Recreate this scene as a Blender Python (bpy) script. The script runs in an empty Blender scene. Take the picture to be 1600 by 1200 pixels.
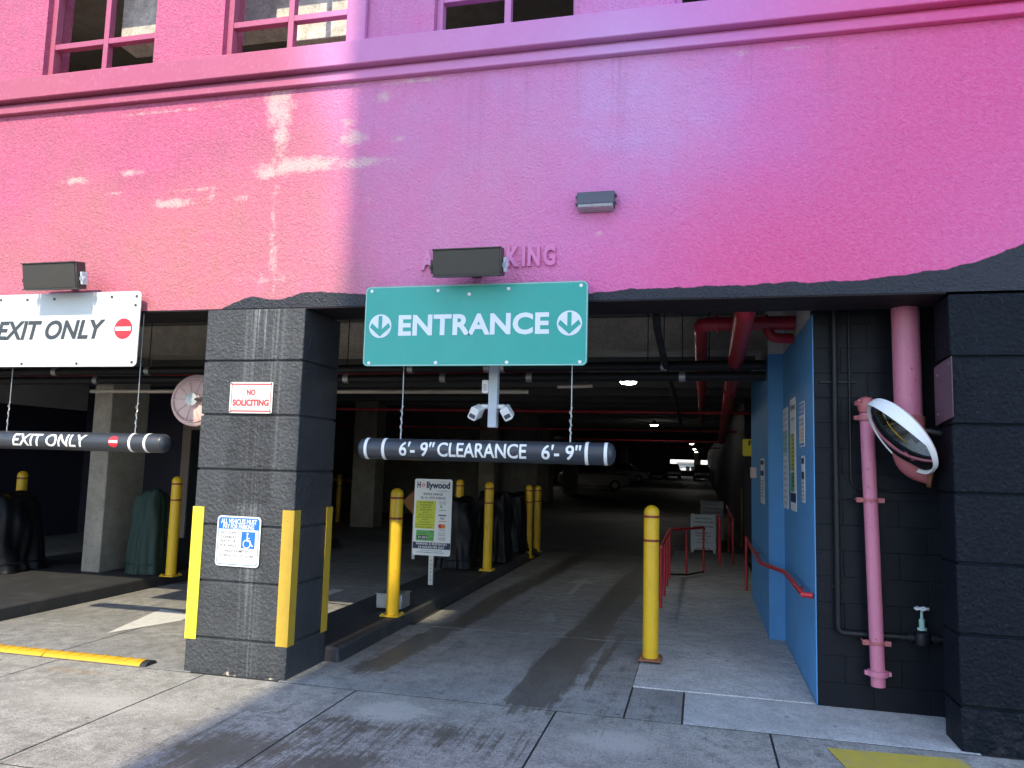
import bpy, math, random
import numpy as np
from mathutils import Vector, Matrix
random.seed(7); rng = np.random.default_rng(7)
S = bpy.context.scene
C = S.collection
R_ = math.radians

# ------------------------------------------------------------------ camera
YAW, PITCH, ROLL = 0.2414, 0.10144, 0.02713
CAM = np.array([0.0, -5.80625, 1.8])
_f = np.array([-math.sin(YAW)*math.cos(PITCH), math.cos(YAW)*math.cos(PITCH), math.sin(PITCH)])
_r = np.array([math.cos(YAW), math.sin(YAW), 0.0]); _u = np.cross(_r, _f)
_r2 = math.cos(ROLL)*_r + math.sin(ROLL)*_u; _u2 = -math.sin(ROLL)*_r + math.cos(ROLL)*_u
cd = bpy.data.cameras.new('camera'); cam = bpy.data.objects.new('camera', cd); C.objects.link(cam)
cam.matrix_world = Matrix(((_r2[0], _u2[0], -_f[0], CAM[0]), (_r2[1], _u2[1], -_f[1], CAM[1]), (_r2[2], _u2[2], -_f[2], CAM[2]), (0, 0, 0, 1)))
cd.sensor_width = 36; cd.lens = 1201/1600*36; cd.clip_start = .05; cd.clip_end = 2000
S.camera = cam
# ------------------------------------------------------------------ sky, sun, exposure
SUN_EL = 43.0
w = bpy.data.worlds.new('World'); S.world = w; w.use_nodes = True
wn = w.node_tree.nodes; sky = wn.new('ShaderNodeTexSky'); sky.sky_type = 'NISHITA'; sky.sun_disc = False
sky.sun_elevation = R_(SUN_EL); sky.sun_rotation = R_(180); sky.air_density = 1.0; sky.dust_density = .6; sky.ozone_density = 2.5
bg = wn['Background']; bg.inputs['Strength'].default_value = .15
w.node_tree.links.new(sky.outputs[0], bg.inputs['Color'])
sl = bpy.data.lights.new('sun', 'SUN'); sl.energy = 2.0; sl.angle = R_(.53); sl.color = (1, .87, .63)
so = bpy.data.objects.new('sun', sl); C.objects.link(so)
so.rotation_euler = Vector((0.0, math.cos(R_(SUN_EL)), -math.sin(R_(SUN_EL)))).to_track_quat('-Z', 'Y').to_euler()
so.location = (-6, -30, 40)
S.view_settings.view_transform = 'Standard'; S.view_settings.look = 'None'; S.view_settings.gamma = 1
S.view_settings.use_curve_mapping = False; S.view_settings.exposure = 1.5
S.cycles.max_bounces = 6; S.cycles.diffuse_bounces = 4; S.cycles.glossy_bounces = 3; S.cycles.use_adaptive_sampling = True; S.cycles.adaptive_threshold = .025; S.cycles.use_denoising = True
try: S.cycles.sample_clamp_indirect = 6
except Exception: pass

# survey helper: where the sight line through a picture point meets a plane at a known place
def hit(px, py, axis, val):
    d = _f + (px-800)/1201*_r2 - (py-600)/1201*_u2
    return CAM + (val-CAM[axis])/d[axis]*d
def at(px, py, Y): return hit(px, py, 1, Y)
def gz(px, py, z=0.0): return hit(px, py, 2, z)

# ------------------------------------------------------------------ mesh helpers
ORG = {}
class MB:
    def __init__(s): s.v = []; s.f = []; s.mi = []; s.n = 0; s.m = 0
    def add(s, v, f):
        v = np.asarray(v, float).reshape(-1, 3); s.v.append(v)
        for q in f: s.f.append(tuple(i+s.n for i in q)); s.mi.append(s.m)
        s.n += len(v); return s
    def box(s, x0, x1, y0, y1, z0, z1):
        v = [(x, y, z) for z in (z0, z1) for y in (y0, y1) for x in (x0, x1)]
        return s.add(v, [(0,2,3,1),(4,5,7,6),(0,1,5,4),(2,6,7,3),(0,4,6,2),(1,3,7,5)])
    def tube(s, pts, r, n=12, cap=True):
        P = [np.asarray(p, float) for p in pts]; m = len(P); rs = r if hasattr(r, '__len__') else [r]*m
        T = []
        for i in range(m):
            t = P[min(i+1, m-1)]-P[max(i-1, 0)]
            T.append(t/np.linalg.norm(t))
        a = np.array([0,0,1.]) if abs(T[0][2]) < .9 else np.array([1.,0,0])
        nrm = np.cross(T[0], a); nrm /= np.linalg.norm(nrm); v = []
        for i in range(m):
            nrm = nrm-(nrm@T[i])*T[i]; nrm /= np.linalg.norm(nrm); b = np.cross(T[i], nrm)
            for k in range(n):
                q = 2*math.pi*k/n; v.append(P[i]+rs[i]*(math.cos(q)*nrm+math.sin(q)*b))
        f = []
        for i in range(m-1):
            for k in range(n):
                k2 = (k+1) % n; f.append((i*n+k, i*n+k2, (i+1)*n+k2, (i+1)*n+k))
        if cap: f += [tuple(range(n-1, -1, -1)), tuple((m-1)*n+k for k in range(n))]
        return s.add(v, f)
    def lathe(s, prof, n=24, c=(0,0,0), M=None):      # prof: (r, h) along +Z
        v = []
        for r, h in prof:
            for k in range(n):
                q = 2*math.pi*k/n; v.append((r*math.cos(q), r*math.sin(q), h))
        f = []
        for i in range(len(prof)-1):
            for k in range(n):
                k2 = (k+1) % n; f.append((i*n+k, i*n+k2, (i+1)*n+k2, (i+1)*n+k))
        if prof[0][0] > 1e-6: f.append(tuple(range(n-1, -1, -1)))
        if prof[-1][0] > 1e-6: f.append(tuple((len(prof)-1)*n+k for k in range(n)))
        v = np.array(v)
        if M is not None: v = np.array([tuple(M @ Vector(p)) for p in v])
        return s.add(v+np.array(c), f)
    def prism(s, poly, d0, d1, fr):                   # polygon (u, v) on a frame, between two depths along its normal
        n = len(poly); v = [fr.p(a, b, d0) for a, b in poly]+[fr.p(a, b, d1) for a, b in poly]
        f = [tuple(range(n-1, -1, -1)), tuple(range(n, 2*n))]
        for k in range(n): k2 = (k+1) % n; f.append((k, k2, n+k2, n+k))
        return s.add(v, f)
    def grid(s, fn, nu, nv):
        v = [fn(i/nu, j/nv) for j in range(nv+1) for i in range(nu+1)]
        f = [(j*(nu+1)+i, j*(nu+1)+i+1, (j+1)*(nu+1)+i+1, (j+1)*(nu+1)+i) for j in range(nv) for i in range(nu)]
        return s.add(v, f)
    def xf(s, M):
        s.v = [np.array([tuple(M @ Vector(p)) for p in a]) for a in s.v]; return s
    def build(s, name, mat, parent=None, smooth=True, bevel=0, angle=38, attr=None):
        V = np.concatenate(s.v); o3 = ORG.get(parent.name, (0,0,0)) if parent else (0,0,0)
        me = bpy.data.meshes.new(name); me.from_pydata((V-np.array(o3)).tolist(), [], s.f)
        for q in (mat if isinstance(mat, (list, tuple)) else [mat]): me.materials.append(q)
        if any(s.mi): me.polygons.foreach_set('material_index', s.mi)
        me.polygons.foreach_set('use_smooth', [smooth]*len(me.polygons))
        if smooth: me.set_sharp_from_angle(angle=R_(angle))
        if attr:
            for an, fn in attr.items():
                a = me.color_attributes.new(an, 'FLOAT_COLOR', 'POINT'); a.data.foreach_set('color', fn(V).astype(np.float32).ravel())
        me.update(); o = bpy.data.objects.new(name, me); C.objects.link(o)
        if parent: o.parent = parent
        ORG[o.name] = o3
        if bevel:
            b = o.modifiers.new('bevel', 'BEVEL'); b.width = bevel; b.segments = 2; b.limit_method = 'ANGLE'; b.angle_limit = R_(40)
        return o
class Frame:
    def __init__(s, o, u=(1,0,0), v=(0,0,1)):
        s.o = np.asarray(o, float); s.u = np.asarray(u, float); s.v = np.asarray(v, float); s.u /= np.linalg.norm(s.u)
        s.v = s.v-(s.v@s.u)*s.u; s.v /= np.linalg.norm(s.v); s.n = np.cross(s.u, s.v)
    def p(s, a, b, d=0): return s.o+a*s.u+b*s.v+d*s.n
def tag(o, label, cat, group=None):
    o['label'] = label; o['category'] = cat
    if group: o['group'] = group
    return o
def struct(o, kind='structure'): o['kind'] = kind; return o
def thing(name, label, cat, loc=(0,0,0), group=None):
    o = bpy.data.objects.new(name, None); C.objects.link(o); o.location = tuple(map(float, loc)); o.empty_display_size = .2
    ORG[o.name] = np.asarray(loc, float); return tag(o, label, cat, group)
def kids(o): return [c for c in bpy.data.objects if c.parent == o]
def dup(o, loc=None, label=None, rz=None, parent=None, ch=None):
    c = o.copy(); C.objects.link(c)
    if parent: c.parent = parent
    for k in kids(o): dup(k, parent=c)
    if loc is not None: c.location = tuple(map(float, loc))
    if rz is not None: c.rotation_euler = (0, 0, rz)
    if label: c['label'] = label
    return c
def rrect(u0, v0, u1, v1, r, n=5):
    P = []
    for cx, cy, a in ((u1-r, v0+r, -90), (u1-r, v1-r, 0), (u0+r, v1-r, 90), (u0+r, v0+r, 180)):
        for k in range(n+1): q = R_(a+90*k/n); P.append((cx+r*math.cos(q), cy+r*math.sin(q)))
    return P
def circ(cx, cy, r, n=32): return [(cx+r*math.cos(2*math.pi*k/n), cy+r*math.sin(2*math.pi*k/n)) for k in range(n)]
def flat(mb, fr, poly, d): return mb.add([fr.p(a, b, d) for a, b in poly], [tuple(range(len(poly)))])
def ring(mb, fr, outer, inner, d):
    n = len(outer); return mb.add([fr.p(a, b, d) for a, b in outer]+[fr.p(a, b, d) for a, b in inner], [(k, (k+1) % n, n+(k+1) % n, n+k) for k in range(n)])
def bend(pts, r, n=5):
    P = [np.array(p, float) for p in pts]; out = [P[0]]
    for a, b, c in zip(P[:-2], P[1:-1], P[2:]):
        u = (a-b)/np.linalg.norm(a-b); v = (c-b)/np.linalg.norm(c-b)
        for k in range(n+1): s_ = k/n; out.append(b+u*r*(1-s_)**2+v*r*s_**2)
    return out+[P[-1]]
_tc = {}
def text2d(s, bold=0.0, shear=0.0, spacing=1.0):
    key = (s, bold, shear, spacing)
    if key not in _tc:
        cu = bpy.data.curves.new('t', 'FONT'); cu.body = s; cu.size = 1; cu.offset = bold; cu.shear = shear; cu.space_character = spacing; cu.resolution_u = 4
        ob = bpy.data.objects.new('t', cu); C.objects.link(ob)
        me = bpy.data.meshes.new_from_object(ob.evaluated_get(bpy.context.evaluated_depsgraph_get()))
        v = np.array([tuple(q.co) for q in me.vertices])[:, :2]; f = [tuple(p.vertices) for p in me.polygons]
        bpy.data.objects.remove(ob); bpy.data.curves.remove(cu); bpy.data.meshes.remove(me)
        _tc[key] = (v, f)
    return _tc[key]
def put_text(mb, fr, s, cu, cv, w=None, h=None, d=.002, bold=.012, shear=0, spacing=1.0, thick=0, fn=None):
    v, f = text2d(s, bold, shear, spacing); lo, hi = v.min(0), v.max(0)
    sx = w/(hi[0]-lo[0]) if w else None; sy = h/(hi[1]-lo[1]) if h else None
    sx = sx or sy; sy = sy or sx
    q = (v-(lo+hi)/2)*np.array([sx, sy])+np.array([cu, cv])
    if fn: return mb.add([fn(a, b) for a, b in q], f)
    return mb.add([fr.p(a, b, d) for a, b in q], f)

class Lines:                                          # printed lines, each a mesh of its own
    def __init__(s, name='text_line'): s.name = name; s.k = []
    def put(s, fr, *a, **k): mb = MB(); put_text(mb, fr, *a, **k); s.k.append(mb); return s
    def shape(s, fr, poly, d): mb = MB(); flat(mb, fr, poly, d); s.k.append(mb); return s
    def build(s, mat, parent):
        for mb in s.k: mb.build(s.name, mat, parent, smooth=False)
# ------------------------------------------------------------------ procedural materials
class G:
    def __init__(s, name):
        s.m = bpy.data.materials.new(name); s.m.use_nodes = True; s.t = s.m.node_tree; s.b = s.t.nodes['Principled BSDF']
    def n(s, typ, out=0, props=None, **ins):
        nd = s.t.nodes.new('ShaderNode'+typ)
        for k, v in (props or {}).items(): setattr(nd, k, v)
        for k, v in ins.items():
            sock = nd.inputs[int(k[1:])] if k[0] == 'i' and k[1:].isdigit() else nd.inputs[k.replace('_', ' ')]
            if isinstance(v, bpy.types.NodeSocket): s.t.links.new(v, sock)
            else: sock.default_value = v
        return nd.outputs[out]
    def math(s, op, a, b=0.0, c=False): return s.n('Math', props={'operation': op, 'use_clamp': c}, i0=a, i1=b)
    def mix(s, fac, a, b, blend='MIX'):
        nd = s.t.nodes.new('ShaderNodeMix'); nd.data_type = 'RGBA'; nd.blend_type = blend
        for idx, v in ((0, fac), (6, a), (7, b)):
            if isinstance(v, bpy.types.NodeSocket): s.t.links.new(v, nd.inputs[idx])
            else: nd.inputs[idx].default_value = v if idx == 0 else (tuple(v)+(1,))[:4]
        return nd.outputs[2]
    def pos(s): return s.n('NewGeometry', out=0)
    def noise(s, scale, detail=3, rough=.55, vec=None, dist=0.0):
        return s.n('TexNoise', Vector=vec if vec is not None else s.pos(), Scale=scale, Detail=detail, Roughness=rough, Distortion=dist)
    def ramp(s, fac, lo, hi): return s.n('MapRange', i0=fac, i1=lo, i2=hi, i3=0.0, i4=1.0)
    def xyz(s): 
        nd = s.t.nodes.new('ShaderNodeSeparateXYZ'); s.t.links.new(s.pos(), nd.inputs[0]); return nd.outputs
    def attr(s, name): 
        nd = s.t.nodes.new('ShaderNodeAttribute'); nd.attribute_name = name; return nd.outputs['Color']
    def sep(s, col):
        nd = s.t.nodes.new('ShaderNodeSeparateColor'); s.t.links.new(col, nd.inputs[0]); return nd.outputs
    def bump(s, h, strength=.5, dist=.01, nrm=None):
        nd = s.t.nodes.new('ShaderNodeBump'); nd.inputs['Strength'].default_value = strength; nd.inputs['Distance'].default_value = dist
        s.t.links.new(h, nd.inputs['Height'])
        if nrm is not None: s.t.links.new(nrm, nd.inputs['Normal'])
        return nd.outputs[0]
    def out(s, col=None, rough=None, nrm=None, spec=None, metal=None):
        for k, v in (('Base Color', col), ('Roughness', rough), ('Normal', nrm), ('Specular IOR Level', spec), ('Metallic', metal)):
            if v is None: continue
            if isinstance(v, bpy.types.NodeSocket): s.t.links.new(v, s.b.inputs[k])
            else: s.b.inputs[k].default_value = (tuple(v)+(1,))[:4] if k == 'Base Color' else v
        return s.m
def paint(name, col, rough=.5, var=.12, dirt=.25, dirtcol=(.08,.07,.06), sc=9, bump=.15, bsc=120, metal=0, spec=.5):
    g = G(name); col = np.array(col)
    a = g.mix(g.noise(sc, 4), tuple(col*(1-var)), tuple(np.minimum(col*(1+var), 1)))
    d = g.ramp(g.noise(sc*.45, 6, .7), .52, .8)
    a = g.mix(g.math('MULTIPLY', d, dirt), a, dirtcol)
    rr = g.math('ADD', g.math('MULTIPLY', g.noise(sc*2, 3), .25), rough-.12)
    return g.out(a, rr, g.bump(g.noise(bsc, 3), bump, .002), spec, metal)
def emis(name, col, st):
    g = G(name); g.b.inputs['Emission Color'].default_value = tuple(col)+(1,); g.b.inputs['Emission Strength'].default_value = st; return g.out(col, .6)
M = {}
# mural on stucco: painted colours in attribute, black border line and peeled patches with their own outline
g = G('mural_stucco'); at_p = g.attr('mural'); aw = g.sep(g.attr('wear'))
nz = g.noise(3.2, 5, .62); col = g.mix(g.ramp(nz, .3, .75), at_p, g.mix(.35, at_p, (.80,.10,.30)))
col = g.mix(g.math('MULTIPLY', g.ramp(g.noise(26, 4, .7), .42, .75), .13), col, (.85,.55,.75))
col = g.mix(g.math('MULTIPLY', g.ramp(g.noise(1.7, 5, .7), .55, .8), .18), col, (.45,.08,.2))
pl = g.math('ADD', aw[0], g.math('MULTIPLY', g.math('SUBTRACT', g.noise(11, 6, .78), .5), 2.3))
col = g.mix(g.math('MULTIPLY', g.ramp(pl, .32, .78), .62), col, (.66,.50,.46))
Xm, Ym, Zm = g.xyz()[0:3]
mpd = g.n('Mapping', Vector=g.pos(), Scale=(9.0, 9.0, .35)); dr = g.ramp(g.noise(1.0, 5, .7, vec=mpd), .54, .72)
col = g.mix(g.math('MULTIPLY', g.math('MULTIPLY', dr, g.ramp(Zm, 3.9, 5.0)), .28), col, (.30,.10,.16))
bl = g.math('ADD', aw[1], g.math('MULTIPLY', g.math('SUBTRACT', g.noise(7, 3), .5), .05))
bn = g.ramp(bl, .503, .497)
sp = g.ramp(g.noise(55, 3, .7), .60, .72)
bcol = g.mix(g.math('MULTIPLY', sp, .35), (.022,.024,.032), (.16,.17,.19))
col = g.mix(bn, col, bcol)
vo = g.n('TexVoronoi', props={'feature': 'SMOOTH_F1'}, Vector=g.pos(), Scale=54.0, Smoothness=.6)
hh = g.math('ADD', g.noise(62, 3, .6, dist=.8), g.math('MULTIPLY', vo, .7))
hh = g.math('ADD', hh, g.math('MULTIPLY', g.noise(4, 3), 1.4))
M['mural'] = g.out(col, g.n('MapRange', i0=bn, i1=0.0, i2=1.0, i3=.62, i4=.45), g.bump(hh, .7, .014), .35)
# smooth trim in mural colours
g = G('mural_trim'); at_p = g.attr('mural')
col = g.mix(g.math('MULTIPLY', g.ramp(g.noise(5, 6, .7), .5, .8), .22), at_p, (.5,.12,.3))
col = g.mix(g.math('MULTIPLY', g.ramp(g.noise(30, 4), .55, .8), .15), col, (.8,.5,.65))
M['trim'] = g.out(col, .6, g.bump(g.noise(90, 4), .25, .003), .35)
# black rough stucco
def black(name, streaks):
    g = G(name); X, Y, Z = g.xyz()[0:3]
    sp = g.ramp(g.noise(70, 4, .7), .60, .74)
    col = g.mix(g.noise(2.2, 5), *(((.026,.028,.031), (.046,.048,.052)) if streaks else ((.0028,.0052,.0095), (.0050,.0085,.0145))))  # sun and shade put into the tone: lighter sunlit pillar, darker shaded one
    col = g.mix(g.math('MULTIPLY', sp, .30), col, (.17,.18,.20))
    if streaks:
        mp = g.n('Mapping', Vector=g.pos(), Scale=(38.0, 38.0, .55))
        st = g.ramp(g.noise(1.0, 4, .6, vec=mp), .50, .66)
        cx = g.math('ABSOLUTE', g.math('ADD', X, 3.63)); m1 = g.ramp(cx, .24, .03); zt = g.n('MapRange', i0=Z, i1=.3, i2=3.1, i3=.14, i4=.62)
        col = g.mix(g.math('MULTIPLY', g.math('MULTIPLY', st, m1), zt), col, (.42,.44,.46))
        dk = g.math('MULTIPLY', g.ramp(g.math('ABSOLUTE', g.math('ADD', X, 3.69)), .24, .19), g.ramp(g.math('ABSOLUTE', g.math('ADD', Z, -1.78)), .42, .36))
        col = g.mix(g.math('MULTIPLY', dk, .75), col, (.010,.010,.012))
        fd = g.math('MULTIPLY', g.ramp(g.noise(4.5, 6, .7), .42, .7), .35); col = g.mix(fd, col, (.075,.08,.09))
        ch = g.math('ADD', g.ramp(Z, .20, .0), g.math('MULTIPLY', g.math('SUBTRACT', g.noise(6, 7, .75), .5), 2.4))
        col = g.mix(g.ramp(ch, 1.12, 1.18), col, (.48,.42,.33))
    else:
        lo = g.math('MULTIPLY', g.ramp(Z, .5, .0), g.ramp(g.noise(6, 6, .7), .5, .75)); col = g.mix(g.math('MULTIPLY', lo, .35), col, (.13,.12,.11))
    vo = g.n('TexVoronoi', props={'feature': 'SMOOTH_F1'}, Vector=g.pos(), Scale=34.0, Smoothness=.7)
    hh = g.math('ADD', g.noise(42, 4, .65, dist=.5), g.math('MULTIPLY', vo, .6))
    return g.out(col, .5, g.bump(hh, .8, .014), .5 if streaks else .16)
M['black_sun_toned'] = black('sun_toned_black_stucco', True); M['black'] = black('shade_toned_black_stucco', False)
M['black_smooth'] = paint('black_masonry_paint', (.006,.008,.012), .5, .25, .22, (.03,.032,.036), 7, .6, 38, spec=.2); M['soffit'] = paint('dark_soffit_paint', (.022,.017,.02), .7, .2, .2, (.04,.035,.035), 4, .3, 50, spec=.2)
# concrete ground; stain attribute: red = damp tyre grime, green = pale dry bloom, blue = rust
def concrete(name, base, rough=.75, bs=.35, mott=1.0):
    g = G(name); a = g.sep(g.attr('stain')); base = np.array(base)
    n1 = g.noise(.8, 6, .7); n2 = g.noise(6.5, 6, .76); n3 = g.noise(42, 4, .74); n4 = g.noise(105, 2, .7)
    c = g.mix(g.ramp(n1, .36, .64), tuple(base*.72), tuple(np.minimum(base*1.25, .8)))
    c = g.mix(g.math('MULTIPLY', g.ramp(n2, .47, .60), .55*mott), c, tuple(base*.55))
    c = g.mix(g.math('MULTIPLY', g.ramp(n2, .44, .36), .30*mott), c, tuple(np.minimum(base*1.45, .8)))
    c = g.mix(g.math('MULTIPLY', g.ramp(n3, .52, .62), .55*mott), c, tuple(base*.45))
    c = g.mix(g.math('MULTIPLY', g.ramp(n4, .56, .66), .50*mott), c, tuple(base*.35))
    c = g.mix(g.math('MULTIPLY', g.ramp(n4, .42, .34), .45*mott), c, tuple(np.minimum(base*1.8, .8)))
    nb = g.math('MULTIPLY', g.math('SUBTRACT', n2, .5), 1.5)
    pal = g.ramp(g.math('ADD', a[1], nb), .36, .56); c = g.mix(g.math('MULTIPLY', pal, .5), c, tuple(np.minimum(base*1.5, .75)))
    mp = g.n('Mapping', Vector=g.pos(), Scale=(34.0, 1.1, 1.0), Rotation=(0, 0, .06))
    sk = g.noise(1.0, 5, .74, vec=mp); ns = g.math('MULTIPLY', g.math('SUBTRACT', sk, .5), 1.5)
    dk = g.ramp(g.math('ADD', g.math('ADD', a[0], ns), g.math('MULTIPLY', nb, .55)), .40, .60)
    c = g.mix(g.math('MULTIPLY', dk, .72), c, tuple(base*np.array([.25,.22,.18])))
    ru = g.ramp(g.math('ADD', a[2], nb), .4, .8); c = g.mix(g.math('MULTIPLY', ru, .5), c, (.34,.19,.08))
    vg = g.n('TexVoronoi', Vector=g.pos(), Scale=3.1, Randomness=1.0); gum = g.math('MULTIPLY', g.ramp(vg, .062, .05), .75*(mott > .9)); c = g.mix(gum, c, tuple(base*.28))
    rr = g.n('MapRange', i0=dk, i1=0.0, i2=1.0, i3=rough, i4=.45)
    return g.out(c, rr, g.bump(g.math('ADD', n4, g.math('MULTIPLY', n3, 1.4)), bs, .006), .35)
M['slab'] = concrete('street_concrete', (.36,.345,.31), mott=1.45); M['floor'] = concrete('garage_floor_concrete', (.29,.285,.27), .7, mott=1.35); M['backfloor'] = concrete('gloom_toned_floor_concrete', (.19,.187,.182), .65)  # deep floor is a darker copy, the gloom put into its colour
M['walk'] = concrete('walkway_concrete', (.55,.545,.53), mott=1.2); M['conc'] = concrete('structural_concrete', (.30,.275,.235), .85, .5, .6)
M['conc_tan'] = concrete('tan_beam_concrete', (.50,.45,.37), .85, .5, .8); M['conc_dark'] = concrete('stained_concrete', (.14,.134,.126), .85, .4, .6); M['joint'] = paint('joint_filler', (.02,.019,.018), .8)
M['asphalt'] = paint('pale_bounce_asphalt', (.13,.13,.125), .9, .25, .2, (.1,.1,.1), 20, .6, 150); M['kerb'] = paint('dark_kerb_paint', (.028,.029,.032), .7, .25, .4, (.12,.115,.11), 6, .5, 70)  # asphalt lightened to bounce more sun into the entrance
M['conc_lit'] = concrete('pale_concrete', (.62,.60,.54), .85, .4)
M['navy'] = paint('navy_wall_paint', (.022,.022,.045), .55, .15, .2, (.05,.05,.06), 2, .3, 60); M['white_wall'] = paint('off_white_wall_paint', (.55,.53,.50), .7, .1, .3, (.3,.28,.25), 2, .3, 60)
M['blue'] = paint('blue_wall_paint', (.085,.28,.55), .6, .16, .35, (.05,.16,.34), 5, .4, 45)
M['ceil'] = paint('ceiling_concrete', (.12,.116,.114), .85, .15, .4, (.08,.08,.08), 1.5, .4, 40)
M['yellow'] = paint('yellow_bollard_plastic', (.74,.45,.014), .42, .08, .4, (.28,.17,.03), 13, .15, 40); M['lemon'] = paint('yellow_guard_paint', (.74,.66,.04), .5, .06, .3, (.35,.25,.06), 16, .15, 60); M['ochre'] = paint('ochre_guard_paint', (.52,.33,.03), .5, .1, .35, (.25,.15,.04), 14, .2, 60)  # two guard yellows: a bright lemon and a darker, more orange ochre
M['redband'] = paint('dark_red_tape', (.22,.02,.012), .5); M['red'] = paint('red_pipe_paint', (.38,.016,.03), .42, .12, .3, (.1,.01,.015), 5, .15, 60)
M['railred'] = paint('red_rail_paint', (.48,.02,.03), .35, .1, .25, (.12,.02,.02), 10, .1, 80)
def rusty(name, col):
    g = G(name); c = g.mix(g.noise(6, 4), tuple(np.array(col)*.9), tuple(np.minimum(np.array(col)*1.1, 1)))
    c = g.mix(g.ramp(g.noise(24, 6, .75), .60, .68), c, (.22,.075,.05)); return g.out(c, .45, g.bump(g.noise(40, 4), .25, .004))
M['pink'] = rusty('pink_pipe_paint', (.56,.185,.275)); M['pinkdark'] = rusty('rust_worn_pink_paint', (.42,.12,.13)); M['rust'] = paint('rusted_iron', (.26,.10,.05), .85, .4, .5, (.1,.04,.02), 25, .6, 90)
M['plate'] = paint('shade_darkened_pink_paint', (.11,.065,.085), .5, .1, .3, (.1,.05,.05), 12)  # pink darkened: the plate's shade is put into its colour
M['pale_pink'] = paint('pale_pink_plastic', (.74,.52,.49), .5, .05, .2, (.4,.25,.22), 8, .1, 50)
M['dark_metal'] = paint('dark_bronze_metal', (.045,.04,.038), .4, .15, .2, (.09,.085,.08), 10, .2, 90); M['lampgrey'] = paint('grey_lamp_housing', (.07,.075,.10), .4)
M['louvre'] = paint('dusty_lamp_glass', (.042,.037,.032), .35, .12, .5, (.07,.06,.05), 14, .2, 120); M['lens'] = paint('clear_ribbed_lens', (.45,.43,.45), .25, .1)
M['galv'] = paint('galvanised_steel', (.42,.43,.44), .4, .12, .2, (.2,.2,.2), 12, .1, 80, .7); M['greysteel'] = paint('grey_painted_steel', (.50,.56,.62), .45, .06, .12)
M['white'] = paint('white_plastic', (.78,.78,.77), .45, .04, .08, (.45,.43,.4), 6, .05, 60); M['offwhite'] = paint('sun_faded_sign_white', (.74,.70,.66), .45, .05, .15, (.5,.42,.36), 7)
M['sign_white'] = paint('reflective_white_sheet', (.62,.635,.62), .42, .04, .2, (.48,.47,.44), 7, .06, 150); M['sign_green'] = paint('reflective_green_sheet', (.014,.34,.275), .38, .08, .3, (.06,.36,.31), 6, .06, 150)
M['letter_white'] = paint('white_vinyl_lettering', (.72,.76,.84), .45, .03, .06, (.5,.5,.5)); M['letter_dark'] = paint('charcoal_vinyl_lettering', (.035,.045,.055), .5)
M['letter_black'] = paint('black_print', (.02,.02,.024), .6); M['print_grey'] = paint('grey_print', (.30,.31,.33), .6); M['print_red'] = paint('red_print', (.62,.02,.035), .5, .06); M['sun_red'] = paint('faded_red_print', (.55,.055,.07), .55, .12)
M['sign_blue'] = paint('blue_sign_sheet', (.012,.14,.55), .4, .05); M['navy_print'] = paint('navy_print', (.012,.017,.075), .5); M['print_lime'] = paint('lime_print', (.58,.62,.03), .5, .05); M['print_green'] = paint('green_print', (.12,.40,.09), .5, .08)
M['print_orange'] = paint('orange_print', (.70,.20,.03), .5); M['dull_orange'] = paint('dull_orange_sheet', (.28,.10,.015), .6, .15); M['print_teal'] = paint('pale_teal_print', (.35,.55,.50), .5)
M['tube'] = paint('charcoal_plastic_tube', (.034,.039,.049), .36, .15, .4, (.09,.09,.09), 9, .2, 30); M['bpipe'] = paint('black_iron_pipe', (.013,.014,.017), .45, .2, .3, (.03,.03,.03), 6, .1, 50, spec=.3); M['beige'] = paint('beige_pvc_pipe', (.42,.36,.30), .5, .1, .2)
M['tarp_black'] = paint('black_plastic_sheet', (.005,.0055,.008), .42, .2, .1, (.012,.012,.013), 8, .9, 11, spec=.2); M['tarp_green'] = paint('dark_green_canvas', (.008,.030,.024), .7, .2, .2, (.04,.06,.05), 8, .3, 60)
M['roadpaint'] = paint('worn_white_road_paint', (.62,.61,.58), .8, .1, .6, (.33,.31,.28), 16, .3, 90); M['oldpaint'] = paint('faded_white_road_paint', (.34,.34,.33), .8, .1, .8, (.2,.2,.19), 20, .3, 90)
M['roadyellow'] = paint('worn_yellow_road_paint', (.55,.42,.06), .8, .15, .8, (.32,.30,.26), 12, .4, 90); M['bumpy'] = paint('yellow_rubber_hump', (.66,.37,.02), .6, .15, .9, (.10,.07,.03), 14, .4, 50)
M['rubber'] = paint('black_rubber', (.02,.02,.02), .7); M['glass'] = paint('dark_glass', (.015,.018,.02), .08, .05, 0); M['chrome'] = paint('mirror_silver', (.78,.79,.76), .1, .02, 0, metal=1, bump=0)
M['carwhite'] = paint('white_car_paint', (.6,.6,.6), .25, .03, .05); M['carsilver'] = paint('silver_car_paint', (.35,.36,.38), .28, .03, .05, metal=.4); M['cardark'] = paint('dark_car_paint', (.03,.032,.04), .25, .03, .05)
M['lamp_on'] = emis('lit_lamp_lens', (1, .96, .88), 26.0); M['exit_red'] = emis('lit_red_exit_face', (.8, .02, .03), .8)
M['tan'] = paint('tan_building_render', (.50,.46,.40), .85, .06, .2); M['cream'] = paint('white_building_render', (.72,.72,.70), .85, .05, .15); M['door'] = paint('pinkish_beige_door_paint', (.34,.27,.24), .6)
g = G('convex_mirror_face'); M['mirror'] = g.out((.62,.63,.58), .05, metal=1.0)

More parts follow.
